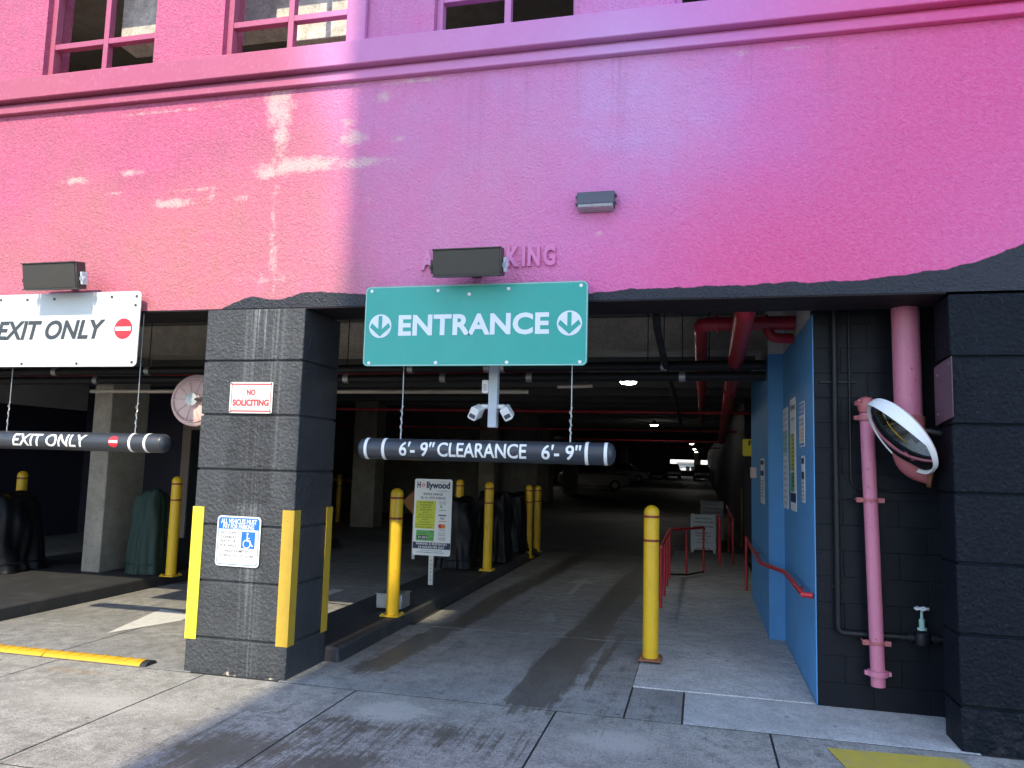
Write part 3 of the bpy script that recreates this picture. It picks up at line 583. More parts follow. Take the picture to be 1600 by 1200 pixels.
# small signs on the black pillar
fr = Frame((-3.697, -.020, 2.285), (1,0,0), (0,0,1))
t = thing('no_soliciting_sign', 'faded white sign with red letters NO SOLICITING on black pillar', 'sign', (-3.697, -.02, 2.15)); W_, H_ = .203, .132
mb = MB(); mb.prism(rrect(-W_, -H_, W_, H_, .012), 0, .006, fr); mb.build('panel', M['offwhite'], t)
mb = MB(); ring(mb, fr, rrect(-W_+.014, -H_+.012, W_-.014, H_-.012, .006), rrect(-W_+.021, -H_+.024, W_-.021, H_-.024, .004), .0075)
mb.build('border', M['sun_red'], t, smooth=False); L = Lines(); L.put(fr, 'NO', 0, .045, .085, .052, d=.0075, bold=.055); L.put(fr, 'SOLICITING', 0, -.043, .345, .058, d=.0075, bold=.055); L.build(M['sun_red'], t)
bolts(fr, [(-.19,.12),(.19,.12),(-.19,-.12),(.19,-.12)], t, 'dark_metal', .006, .006)
fr = Frame((-3.737, -.020, 1.083), (1,0,-.004), (.02,0,1)); W_, H_ = .204, .206
t = thing('accessible_parking_sign', 'blue and white sign reading ALL VEHICLES MUST PAY FOR PARKING', 'sign', (-3.737, -.02, .88))
mb = MB(); mb.prism(rrect(-W_, -H_, W_, H_, .032), 0, .004, fr); mb.build('panel', M['white'], t)
mb = MB(); ring(mb, fr, rrect(-W_+.012, -H_+.012, W_-.012, H_-.012, .026), rrect(-W_+.018, -H_+.018, W_-.018, H_-.018, .022), .0055)
flat(mb, fr, [(-W_+.016, .098), (W_-.016, .098)]+[p for p in rrect(-W_+.014, -H_+.014, W_-.014, H_-.014, .024) if p[1] > .1], .0060)
flat(mb, fr, [(.03,-.055),(.158,-.055),(.158,.082),(.03,.082)], .0055); mb.build('blue_print', M['sign_blue'], t, smooth=False)
L = Lines(); L.put(fr, 'ALL VEHICLES MUST', 0, .163, .335, .042, d=.0075, bold=.022); L.put(fr, 'PAY FOR PARKING', 0, .116+.004, .29, .038, d=.0075, bold=.022); L.build(M['white'], t); mb = MB()
c0 = (.085, -.010); ring(mb, fr, circ(.084, -.018, .036, 24), circ(.084, -.018, .029, 24), .0075)
flat(mb, fr, circ(.088, .066, .009, 12), .0078); flat(mb, fr, [(.082,.054),(.092,.054),(.092,.012),(.082,.012)], .0078); flat(mb, fr, [(.082,.012),(.118,.012),(.118,.003),(.082,.003)], .0079)
flat(mb, fr, [(.086,.032),(.112,.032),(.112,.025),(.086,.025)], .0080); flat(mb, fr, [(.110,.006),(.119,.006),(.136,-.034),(.127,-.036)], .0080); flat(mb, fr, [(.128,-.030),(.146,-.026),(.147,-.034),(.130,-.038)], .0081)
mb.build('wheelchair_symbol', M['white'], t, smooth=False)
L = Lines()
for s_, u, v, w_ in (('INCLUDING',-.085,.070,.155),('DISABLED',-.085,.034,.155),('PLATES OR',-.09,-.001,.145),('PLACARDS',-.088,-.036,.15),('UNLESS EXEMPT BY',-.01,-.080,.235),('FLORIDA STATUTE 316.1964',-.005,-.118,.31)): L.put(fr, s_, u, v, w_, .022, d=.0065, bold=.006)
for v, w_ in ((-.150,.16),(-.168,.16)): L.put(fr, 'For information contact the parking division', 0, v, w_, .008, d=.0065, bold=0)
L.build(M['letter_dark'], t)
# corner guards on the pillar
def guard(label, x, y, sx, sy, a=.10, b=.10, z0=.262, z1=1.355, mt='ochre'):
    t = thing('corner_guard', label, 'corner guard', (x, y, z0), 'yellow corner guards on the black pillar'); e = .008
    mb = MB(); X0, X1 = sorted((x+sx*e, x-sx*a)); 
    P = [(x+sx*e, y+sy*e), (x-sx*a, y+sy*e), (x-sx*a, y+sy*.002), (x+sx*.002, y+sy*.002), (x+sx*.002, y-sy*b), (x+sx*e, y-sy*b)]
    if sx*sy < 0: P = P[::-1]
    n = 6; mb.add([(p[0], p[1], z0) for p in P]+[(p[0], p[1], z1) for p in P], [(0,3,2,1),(0,5,4,3),(6,7,8,9),(6,9,10,11)]+[(k, (k+1) % n, n+(k+1) % n, n+k) for k in range(n)])
    mb.build('angle', M[mt], t, smooth=False)
    for zz in (z0+.08, (z0+z1)/2, z1-.08): mb = MB(); mb.tube([(x-sx*a*.6, y+sy*(e-.002), zz), (x-sx*a*.6, y+sy*(e+.004), zz)], .008, 8); mb.build('bolt', M[mt], t)
guard('sunlit yellow corner guard beside the exit lane on the black pillar', -4.185, -.006, -1, -1, mt='lemon'); guard('yellow corner guard on street corner of black pillar toward entrance lane', -3.245, -.006, 1, -1)
guard('yellow corner guard on inner rear corner of the black pillar', -3.245, .66, 1, 1)
# clearance bars
def bar(name, label, x0, x1, y, z, R, words, bands, discs, hooks, mat='tube'):
    t = thing(name, label, 'clearance bar', ((x0+x1)/2, y, z-R)); Mx = Matrix(((0,0,1,0),(1,0,0,0),(0,1,0,0),(0,0,0,1)))
    L = x1-x0; prof = [(R*math.sin(q)*1.0, .05*(1-math.cos(q))) for q in (0.0, .4, .8, 1.2, 1.571)]+[(R, L*.5)]+[(R*math.sin(q), L-.05*(1-math.cos(q))) for q in (1.571, 1.2, .8, .4, 0.0)]
    mb = MB(); mb.lathe(prof, 32, (x0, y, z), Mx); mb.build('tube', M[mat], t)
    for b in bands: mb = MB(); mb.lathe([(R+.0008, b-.013), (R+.0022, b-.012), (R+.0022, b+.012), (R+.0008, b+.013)], 32, (x0, y, z), Mx); mb.build('white_band', M['white'], t)
    def wrap(off):
        def f(u, v): a = v/R+.06; return (u, y-(R+off)*math.cos(a), z+(R+off)*math.sin(a))
        return f
    def sub(mb0, fnw):       # fine strips so that the print hugs the tube
        import bmesh
        bm = bmesh.new(); V = np.concatenate(mb0.v); vs = [bm.verts.new((p[0], p[1], 0)) for p in V]
        for q in mb0.f:
            try: bm.faces.new([vs[i] for i in q])
            except ValueError: pass
        for k in range(-6, 7): bmesh.ops.bisect_plane(bm, geom=bm.verts[:]+bm.edges[:]+bm.faces[:], plane_co=(0, k*R*.16+.0003, 0), plane_no=(0, 1, 0))
        bm.verts.index_update(); o = MB(); o.add([fnw(q.co.x, q.co.y) for q in bm.verts], [tuple(q.index for q in p.verts) for p in bm.faces]); bm.free(); return o
    for s_, u, w_, h_, sh in words: mb = MB(); put_text(mb, None, s_, u, 0, w_, h_, bold=.018, shear=sh, fn=lambda a, b: (a, b, 0)); sub(mb, wrap(.0025)).build('lettering', M['white'], t, smooth=False)
    for u in discs:
        mb = MB(); mb.add([(a, b, 0) for a, b in circ(u, 0, .052, 24)], [tuple(range(24))]); d_ = sub(mb, wrap(.0022)).build('no_entry_disc', M['print_red'], t, smooth=False)
        mb = MB(); mb.add([(u-.044, -.011, 0), (u+.044, -.011, 0), (u+.044, .011, 0), (u-.044, .011, 0)], [(0,1,2,3)]); sub(mb, wrap(.0035)).build('bar', M['white'], d_, smooth=False)
    for hx in hooks:
        mb = MB(); P = [(hx, y, z+R-.004), (hx, y, z+R+.05)]; mb.tube(P, .006, 6)
        mb.tube([(hx+.012*math.sin(k*1.9), y+.006*math.cos(k*2.3), z+R+.05+k*.02) for k in range(12)], .0045, 5)
        mb.tube([(hx, y, z+R+.05), (hx+.004, y+.002, z+R+.3), (hx, y, ZL-.0)], .0042, 6); mb.build('cable', M['galv'], t)
    return t
zc = 1.882
bar('clearance_bar', 'dark hanging tube lettered CLEARANCE between height figures', -2.765, -.63, .15, zc, .087, (("6'- 9''", at(651,705,.07)[0], .30, .125, .05), ('CLEARANCE', at(752,706,.07)[0], .73, .122, 0.0), ("6'- 9''", at(877,707,.07)[0], .31, .125, .05)), tuple(at(q,705,.07)[0]+2.765 for q in (570.5,598,916,946)), (), (-2.40, -.985))
bar('exit_bar', 'dark hanging tube lettered EXIT ONLY with red no-entry discs', -6.95, -4.53, .05, zc, .083, (('EXIT ONLY', -5.72, .80, .118, .1),), (2.08, 2.235, .14, .30), (-6.32, -5.03), (-6.28, -4.88))
# hanging post with two cameras
px0, px1 = -1.708, -1.632
t = thing('hanging_post', 'pale square steel post hanging behind the green sign', 'post', (-1.67, .35, 2.08))
mb = MB(); mb.box(px0, px1, .315, .385, 2.08, ZL-.002); mb.build('post', M['greysteel'], t, bevel=.006)
def camera_unit(label, cx, sg):
    t = thing('security_camera', label, 'security camera', (cx, .33, 2.2)); a = R_(35*sg)
    mb = MB(); mb.tube([(-1.67+sg*.037, .35, 2.255), (-1.67+sg*.10, .34, 2.255)], .02, 12); mb.build('arm', M['white'], t)
    Mt = Matrix.Translation((-1.67+sg*.13, .31, 2.205)) @ Matrix.Rotation(R_(-28*sg), 4, 'Y') @ Matrix.Rotation(.3, 4, 'X')
    mb = MB(); mb.prism(rrect(-.038, -.055, .038, .055, .018), -.06, .075, Frame((0,0,0), (1,0,0), (0,0,1))); mb.xf(Mt).build('housing', M['white'], t, bevel=.006)
    mb = MB(); mb.prism(rrect(-.026, -.035, .026, -.002, .008), .076, .080, Frame((0,0,0), (1,0,0), (0,0,1))); mb.xf(Mt).build('lens', M['lampgrey'], t)
camera_unit('white security camera on hanging post toward the kerb island', -1.8, -1); camera_unit('white security camera on hanging post toward the walkway', -1.5, 1)
t = thing('sensor_box', 'small white sensor box near the top of hanging post', 'sensor', (-1.735, .35, 2.42)); fr = Frame((-1.735, .31, 2.42))
mb = MB(); mb.prism(rrect(-.028, -.055, .027, .055, .012), -.07, 0, fr); mb.build('housing', M['white'], t, bevel=.004)
mb = MB(); mb.prism(rrect(-.016, -.035, .014, .02, .006), .001, .004, fr); mb.build('lens', M['lens'], t)

# ------------------------------------------------------------------ convex mirrors
def mirror(label, c, n, up, r, hood, back, mount):
    c = np.array(c, float); n = np.array(n, float); n /= np.linalg.norm(n); up = np.array(up, float); up -= (up@n)*n; up /= np.linalg.norm(up); sd = np.cross(up, n)
    Mt = Matrix(((sd[0],up[0],n[0],c[0]),(sd[1],up[1],n[1],c[1]),(sd[2],up[2],n[2],c[2]),(0,0,0,1)))
    t = thing('convex_mirror', label, 'mirror', c)
    mb = MB(); mb.lathe([(r*.97, .012), (r*.8, .04), (r*.55, .068), (r*.28, .084), (.001, .09)], 40, M=Mt); mb.build('mirror_face', M['mirror'], t, angle=80)
    mb = MB(); mb.lathe([(r*.965, -.01), (r*1.02, -.012), (r*1.03, .01), (r*1.0, .028), (r*.965, .014)], 40, M=Mt); mb.build('rim', M['white'] if hood else back, t)
    mb = MB(); mb.lathe([(r*1.02, -.012), (r*.92, -.035), (r*.55, -.05), (r*.3, -.055), (r*.29, -.075), (.0, -.08)], 40, M=Mt); bk = mb.build('back_shell', back, t)
    if not hood:
        mb = MB()
        for k in range(10):
            q = 2*math.pi*k/10; mb.tube([(r*.34*math.cos(q), r*.34*math.sin(q), -.055), (r*.86*math.cos(q), r*.86*math.sin(q), -.045)], .006, 6)
        mb.lathe([(r*.84, -.04), (r*.87, -.05), (r*.90, -.04)], 40); mb.xf(Mt).build('rib', M['pinkdark'] if False else back, bk)
        mb = MB(); mb.lathe([(r*.26, -.076), (r*.25, -.095), (.0, -.1)], 20, M=Mt); mb.build('hub', M['galv'], t)
    if hood:
        mb = MB(); A = np.linspace(R_(20), R_(160), 24); v = []; f = []
        for i, q in enumerate(A):
            dd = .075*math.sin((q-R_(20))/R_(140)*math.pi)**.8+.012
            for rr, hh in ((1.0, .0), (1.0, dd), (1.015, dd), (1.02, .0)): v.append((r*rr*math.cos(q), r*rr*math.sin(q), hh))
        for i in range(23):
            for k in range(4): f.append((i*4+k, i*4+(k+1) % 4, (i+1)*4+(k+1) % 4, (i+1)*4+k))
        mb.add(v, f); mb.xf(Mt).build('hood', M['white'], t, angle=50)
    mb = MB(); b0 = c-n*.07; mb.tube([b0, b0+(np.array(mount)-b0)*.5+np.array((0,0,.01)), mount], .018, 10); mb.build('bracket', M['dark_metal'], t)
    return t
nv = _r2*(-.83)+_u2*(-.557)-_f*.03
mirror('round convex mirror with white hood beside the pink pipes', at(1409, 681, .22), nv, (.75,-.2,1), .31, True, M['pale_pink'], (1.70, .25, 2.08))
mirror('pale pink back of a convex mirror behind the black pillar', (-4.83, .80, 2.322), (-.12, 1, -.05), (0,0,1), .25, False, M['pale_pink'], (-4.17, .62, 2.33))

# ------------------------------------------------------------------ pipes and fittings by the recessed wall
t = thing('drain_pipe', 'thick rust-flecked pink drain pipe ending in an elbow', 'pipe', (1.52, .5, 1.75))
mb = MB(); mb.tube([(1.515,.52,3.6),(1.52,.50,2.3),(1.522,.5,2.1)], .098, 20); mb.build('pipe', M['pink'], t)
mb = MB(); mb.tube(bend([(1.52,.49,2.22),(1.50,.46,1.86),(1.66,.42,1.83)], .13, 8), .112, 20); mb.build('elbow', M['pinkdark'], t)
mb = MB(); mb.tube([(1.635,.43,1.835),(1.664,.42,1.83)], .135, 20); mb.build('flange', M['rust'], t)
t = thing('standpipe', 'slim pink standpipe with bolted couplings and open lower end', 'pipe', (1.29, .62, .2))
mb = MB(); mb.tube([(1.252,.62,2.25),(1.275,.62,1.3),(1.297,.62,.21)], .051, 18, cap=False); mb.tube([(1.297,.62,.212),(1.2972,.62,.23)], [.044, .044], 18); mb.build('pipe', M['pink'], t)
mb = MB(); mb.lathe([(.0, -.075), (.05, -.06), (.064, -.02), (.062, .02), (.045, .055), (.0, .07)], 18, (1.250,.62,2.315)); mb.build('cap', M['pinkdark'], t)
mb = MB(); mb.tube([(1.20,.60,2.32),(1.17,.59,2.33)], .022, 10); mb.tube([(1.19,.56,2.345),(1.19,.60,2.345)], .012, 8); mb.build('plug', M['pinkdark'], t)
for zz, mt, ww in ((2.215,'pinkdark',.072),(.305,'pink',.074)):
    mb = MB(); mb.lathe([(.052,-.022),(ww,-.018),(ww,.018),(.052,.022)], 18, (1.252+(2.25-zz)*.022,.62,zz)); co = mb.build('coupling', M[mt], t)
    for sg in (-1, 1): mb = MB(); mb.box(1.252+(2.25-zz)*.022+sg*.075-.018, 1.252+(2.25-zz)*.022+sg*.075+.018, .60, .64, zz-.016, zz+.016); mb.build('lug', M[mt], co, bevel=.004)
for zz in (1.585, .525):
    x = 1.252+(2.25-zz)*.022; mb = MB(); mb.box(x-.10, x-.052, .60, .63, zz-.018, zz+.018); mb.box(x+.052, x+.10, .60, .63, zz-.018, zz+.018); mb.lathe([(.052,-.012),(.057,-.012),(.057,.012),(.052,.012)], 18, (x,.62,zz)); mb.tube([(x-.085,.60,zz),(x-.085,.742,zz)], .008, 8); mb.tube([(x+.085,.60,zz),(x+.085,.742,zz)], .008, 8); mb.build('strap', M['pinkdark'], t, bevel=.003)
t = thing('water_pipe', 'black water pipe dropping and turning toward a valve', 'pipe', (1.04, .69, .55))
mb = MB(); mb.tube(bend([(1.04,.70,3.5),(1.037,.70,.565),(1.80,.70,.565)], .05), .022, 12); mb.build('pipe', M['bpipe'], t)
mb = MB(); mb.lathe([(.0,-.05),(.05,-.045),(.058,0),(.05,.04),(.03,.055)], 16, (1.625,.70,.565)); mb.tube([(1.52,.70,.565),(1.56,.70,.565)], .032, 12); mb.tube([(1.69,.70,.565),(1.73,.70,.565)], .032, 12); mb.build('valve_body', M['bpipe'], t)
mb = MB(); mb.lathe([(.034,.062),(.034,.078),(.02,.082),(.022,.14),(.012,.145),(.009,.205),(.009,.215)], 14, (1.625,.70,.565)); va = mb.build('valve_stem', M['print_teal'], t)
mb = MB(); q_ = [(1.625+.045*math.cos(a), .70+.045*math.sin(a), .785+.004*math.cos(6*a)) for a in np.linspace(0, 2*math.pi, 25)]; mb.tube(q_, .008, 8)
for k in range(5): mb.tube([(1.625,.70,.78),(1.625+.045*math.cos(k*1.257),.70+.045*math.sin(k*1.257),.785)], .006, 6)
mb.build('handwheel', M['white'], va)
mb = MB(); mb.box(1.00, 1.08, .722, .742, 2.50, 2.515); mb.box(1.00, 1.08, .722, .742, .9, .915); mb.build('strap', M['bpipe'], t)
t = thing('conduit', 'thin black conduit curving along the recessed black wall', 'conduit', (1.15, .73, 1.65))
mb = MB(); mb.tube(bend([(1.155,.728,3.5),(1.152,.728,1.66),(1.80,.728,1.655)], .09), .009, 8); mb.build('pipe', M['bpipe'], t)
mb = MB(); mb.box(.93, 1.20, .725, .743, 2.50, 2.512); mb.build('strap', M['bpipe'], t)
t = thing('steel_plate', 'flat dusky pink plate fixed to edge of right pillar recess', 'plate', (1.655, .1, 2.15))
t['label'] = 'flat dusky pink plate jutting out beside the convex mirror'
mb = MB(); P = [at(1453,575,.3), at(1457,666,.3), at(1497,651,-.1), at(1493,556,-.1)]; P = [np.array((1.648, p[1], p[2])) for p in P]; v = P+[p+np.array((.006,0,0)) for p in P]
mb.add(v, [(0,1,2,3),(7,6,5,4),(0,4,5,1),(1,5,6,2),(2,6,7,3),(3,7,4,0)]); mb.build('plate', M['plate'], t, bevel=.002)
for yy, zz in ((.22, 2.5), (.22, 2.22), (-.05, 2.55)): mb = MB(); mb.tube([(1.642,yy,zz),(1.667,yy,zz)], .008, 8); mb.build('bolt', M['galv'], t)

# ------------------------------------------------------------------ bollards
def make_bollard(h=1.36, r=.068, plate=True, label=''):
    t = thing('bollard', label, 'bollard', (0,0,0), 'yellow bollards')
    mb = MB(); mb.lathe([(r*.98,0),(r,.02),(r,h-r)]+[(r*math.cos(q), h-r+r*math.sin(q)) for q in np.linspace(.2, 1.45, 6)]+[(0,h)], 24); mb.build('sleeve', M['yellow'], t)
    for b in (h-.105, h-.325): mb = MB(); mb.lathe([(r+.0006,b-.011),(r+.002,b-.010),(r+.002,b+.010),(r+.0006,b+.011)], 24); mb.build('red_band', M['redband'], t)
    if plate:
        mb = MB(); mb.prism(rrect(-.105,-.105,.105,.105,.01), 0, .018, Frame((0,0,0),(1,0,0),(0,1,0))); bp = mb.build('base_plate', M['rust'] if plate == 2 else M['yellow'], t, bevel=.003)
        for u in (-.08,.08):
            for v in (-.08,.08): mb = MB(); mb.lathe([(.014,.018),(.014,.032),(0,.034)], 8, (u,v,0)); mb.build('bolt', M['rust'] if plate == 2 else M['yellow'], bp)
    return t
b0 = make_bollard(1.405, .072, 2, 'yellow bollard on rusty base plate at the walkway edge'); b0.location = (-.425, 1.60, .03) if False else (-.44, 1.60, .03)
b1 = make_bollard(1.36, .070, True, 'yellow bollard beside grey box at front of kerb island'); b1.location = (-3.215, 2.14, .125)
dup(b1, (-3.2, 5.9, .125), 'yellow bollard in front of tall black sheeted machine'); dup(b1, (-3.15, 8.6, .02), 'yellow bollard at the rear end of kerb island')
dup(b1, (-4.03, 7.0, .12), 'yellow bollard rising behind the parking rates sign'); dup(b1, (-3.25, 9.9, -.02), 'yellow bollard just behind the rear island bollard')
dup(b1, (-4.25, 9.6, -.02), 'dim orange-yellow bollard in shade between the black sheeted machines')
dup(b1, (-7.06, 3.56, .12), 'yellow bollard beside the green covered machine'); dup(b1, (-9.68, 3.56, .12), 'yellow bollard behind black cover in the exit lane')
dup(b1, (1.0, 13.0, -.0), 'dim yellow bollard deep inside beside the dark side wall'); dup(b1, (at(530,757,14)[0], 14, -.02), 'dim yellow bollard far behind the black pillar')
t = thing('guard_rail', 'dim yellow pipe rail by the cross wall behind the pillar', 'rail', (-9.6, 15, 0))
mb = MB(); mb.tube(bend([(-10.6,15,.03),(-10.6,15,1.15),(-9.3,15,1.15),(-9.3,15,.03)], .12), .045, 12); mb.build('pipe', M['yellow'], t)
# junction box
t = thing('junction_box', 'small grey metal box behind the front island bollard', 'junction box', (-3.33, 2.45, .15))
mb = MB(); mb.box(-3.50, -3.20, 2.36, 2.62, .15, .30); mb.build('housing', M['galv'], t, bevel=.006)
mb = MB(); mb.box(-3.51, -3.19, 2.35, 2.63, .301, .312); mb.build('lid', M['galv'], t, bevel=.003)
# ------------------------------------------------------------------ parking rates sign
A_, B_, C_, D_ = [at(*p, 4.08) for p in ((651.5,747.5),(709,750),(704,868),(644,867))]; cc = (A_+B_+C_+D_)/4
fr = Frame((cc[0], 4.05, cc[2]), (1,0,0), (0,0,1)); W_, H_ = .265, .505
t = thing('parking_rates_sign', 'white parking rates sign on a post on the kerb island', 'sign', (cc[0], 4.08, .15))
mb = MB(); mb.prism(rrect(-W_,-H_,W_,H_,.03), 0, .005, fr); mb.build('panel', M['white'], t)
mb = MB(); mb.box(cc[0]-.035, cc[0]+.035, 4.055, 4.085, .15, cc[2]+.3); ps = mb.build('post', M['galv'], t, bevel=.004)
for k in range(6): mb = MB(); mb.tube([(cc[0],4.0545,.22+k*.05),(cc[0],4.0535,.22+k*.05)], .008, 8); mb.build('hole', M['letter_black'], ps)
L = Lines(); L.put(fr, 'H', -.205, .425, .048, .085, d=.0065, bold=.04); L.put(fr, 'llywood', .068, .412, .33, .115, d=.0065, bold=.04); L.put(fr, 'RADIUS GARAGE', 0, .305, .27, .032, d=.0065, bold=.015); L.put(fr, '251 N. 19TH AVENUE', 0, .255, .35, .032, d=.0065, bold=.015); L.build(M['navy_print'], t); mb = MB()
flat(mb, fr, [(-W_+.002,-.418),(W_-.002,-.418),(W_-.002,-.332),(-W_+.002,-.332)], .0062); mb.build('navy_band', M['navy_print'], t, smooth=False)
L = Lines(); L.put(fr, 'PARKING IS ENFORCED', 0, -.353, .43, .03, d=.0078, bold=.02); L.put(fr, '24 HOURS PER DAY', 0, -.395, .37, .03, d=.0078, bold=.02); L.put(fr, '31201', -.13, -.268, .125, .032, d=.0092, bold=.02); L.build(M['white'], t)
mb = MB()
for k in range(8): q = k*math.pi/4; mb.add([fr.p(-.142+r_*math.cos(q+e), .42+r_*math.sin(q+e), .0068) for r_, e in ((.014,-.3),(.034,0),(.014,.3))], [(0,1,2)])
ring(mb, fr, circ(-.142,.42,.02,16), circ(-.142,.42,.012,16), .0066); mb.build('sunburst_print', M['print_red'], t, smooth=False); mb = MB(); flat(mb, fr, circ(.115,-.115,.03,20), .0066); mb.build('red_disc', M['print_red'], t, smooth=False)
L = Lines('orange_print'); L.shape(fr, circ(.158,-.115,.03,20), .0072); L.shape(fr, [(.085,-.055),(.195,-.055),(.195,-.045),(.085,-.045)], .0066); L.build(M['print_orange'], t)
mb = MB(); flat(mb, fr, [(-.245,-.155),(.035,-.155),(.045,.215),(-.235,.215)], .0062); mb.build('lime_print', M['print_lime'], t, smooth=False)
mb = MB(); flat(mb, fr, [(-.225,-.315),(.03,-.315),(.035,-.175),(-.22,-.175)], .0062); mb.build('green_print', M['print_green'], t, smooth=False)
L = Lines('black_print'); L.shape(fr, [(-.205,-.295),(-.06,-.295),(-.06,-.243),(-.205,-.243)], .0078); L.shape(fr, [(-.03,-.285),(.02,-.285),(.02,-.278),(-.03,-.278)], .0078); L.shape(fr, [(-.03,-.19),(.02,-.19),(.02,-.183),(-.03,-.183)], .0078)
for i, s_ in enumerate(('PAY FOR PARKING','IN MOBILE PAY','1-HOUR RATE','PARKING RATES','$ RATE','Monday-Thursday','$9.00 Daily Maximum','$ RATE','Friday-Sunday','$20.00 Daily Maximum','INCLUDING HOLIDAYS')): L.put(fr, s_, -.1+.002*(5-i), .19-i*.0325, min(.25, .0125*len(s_)), .017, d=.0078, bold=.01)
L.put(fr, 'park mobile', -.14, -.215, .11, .018, d=.0078, bold=.01)
for s_, v in (('PAY HERE',.205),('AND DISPLAY',.18),('24 HOURS ONLY',-.165),('PAY BY',-.205),('CARD ONLY',-.233),('NO COINS USED',-.268),('NO REFUNDS',-.292)): L.put(fr, s_, .14, v, .10, .014, d=.0066, bold=.01)
L.put(fr, "DON'T FORGET CALL 954-921-3535", 0, -.44, .30, .014, d=.0066, bold=.01); L.put(fr, 'PAY WITH PARKMOBILE AT PARKING KIOSKS', -.01, -.465, .38, .014, d=.0066, bold=.01)
L.build(M['letter_black'], t)
L = Lines('blue_print'); L.shape(fr, [(.085,.02),(.195,.02),(.195,.035),(.085,.035)], .0066); L.put(fr, 'VISA', .14, -.012, .07, .028, d=.0066, bold=.02); L.build(M['navy_print'], t)
L = Lines('grey_print'); L.put(fr, 'FLORIDA', .13, .347, .13, .018, d=.0066); L.put(fr, 'CITY OF', .15, .465, .08, .014, d=.0066); L.shape(fr, [(.09,.09),(.19,.09),(.19,.10),(.09,.10)], .0064); L.build(M['print_grey'], t)
mb = MB(); mb.add([fr.p(a, b, .0066) for a, b in ((.10,.14),(.135,.115),(.13,.15),(.11,.165))], [(0,1,2,3)]); mb.build('leaf_print', M['print_green'], t, smooth=False)
# orange diamond sign behind
t = thing('diamond_sign', 'dim orange diamond sign partly hidden behind the rates sign', 'sign', (-4.5,7.6,0)); q = at(648, 785, 7.6); fr = Frame(q, (1,0,1), (-1,0,1))
mb = MB(); mb.prism(rrect(-.17,-.17,.17,.17,.03), 0, .006, fr); mb.build('panel', M['dull_orange'], t)
mb = MB(); mb.box(q[0]-.03, q[0]+.03, 7.62, 7.66, 0, q[2]+.15); mb.build('post', M['galv'], t)
# ------------------------------------------------------------------ sheeted machines
def drape(label, cx, cy, z0, w_, d_, h, mat, seed, grp, taper=.86):
    r = np.random.default_rng(seed); ph = r.random(8)*6.28; am = r.random(8)*.5+.5; n, m = 110, 40
    t = thing('covered_machine', label, 'covered machine', (cx, cy, z0), grp); v = []; f = []
    for j in range(m+1):
        s_ = j/m; z = h*min(1, s_/.82) if s_ < .82 else h+.05*math.sin((s_-.82)/.18*1.57); k = 1.0 if s_ < .82 else max(.02, 1-((s_-.82)/.18)**1.6)
        tp = (1.06-.10*min(1, z/(h*.18))**.7)*(1-(1-taper)*(z/h)**2.5)
        if s_ > .66: tp *= 1-.10*((s_-.66)/.16)**2 if s_ < .82 else .90
        for i in range(n):
            q = 2*math.pi*i/n; c, s2 = math.cos(q), math.sin(q); e = (abs(c)**4+abs(s2)**4)**-.25
            fold = sum(am[a]*math.sin((a*2+3)*q+ph[a]+z*(2.6 if a % 2 else -1.9))*(.9 if a < 4 else .55) for a in range(8))*.017*(.35+.9*(1-z/h))*min(1, (1.08-s_)*4)
            fold += .03*math.sin(9*z+3*q+ph[2])*math.sin(2*q+ph[3])*(z < h*.95)
            kk = (e*tp*k+fold*2.2); v.append((cx+w_*.5*c*kk, cy+d_*.5*s2*kk, z0+z+(.05*math.sin(2*q+ph[1])+.025*math.sin(5*q+ph[4]))*k*(s_ > .8)))
    for j in range(m):
        for i in range(n): i2 = (i+1) % n; f.append((j*n+i, j*n+i2, (j+1)*n+i2, (j+1)*n+i))
    f.append(tuple(m*n+i for i in range(n))); mb = MB(); mb.add(v, f); mb.build('sheet', mat, t, angle=75)
    P = [(cx+w_*.53*tpq*math.cos(q)*(abs(math.cos(q))**4+abs(math.sin(q))**4)**-.25, cy+d_*.53*tpq*math.sin(q)*(abs(math.cos(q))**4+abs(math.sin(q))**4)**-.25, z0+h*.12) for q in np.linspace(0, 2*math.pi, 25) for tpq in (1.0,)]
    mb = MB(); mb.tube(P, .008, 6); mb.build('tie_cord', mat, t)
gA = 'sheeted machines on the islands'
drape('black sheeted machine next to the parking rates sign', -3.72, 6.0, .15, .58, .6, 1.02, M['tarp_black'], 1, gA); drape('tall black sheeted machine behind the second island bollard', -3.40, 6.95, .15, .62, .6, 1.08, M['tarp_black'], 2, gA)
drape('black sheeted machine at the rear end of kerb island', -3.45, 8.55, .15, .62, .6, 1.02, M['tarp_black'], 3, gA)
drape('dark green canvas covered machine beside the exit lane column', -7.46, 3.62, .15, .50, .55, 1.08, M['tarp_green'], 4, gA, .74); drape('bulky black covered machine in the exit lane island', -9.42, 3.05, .15, .95, .8, .98, M['tarp_black'], 5, gA)

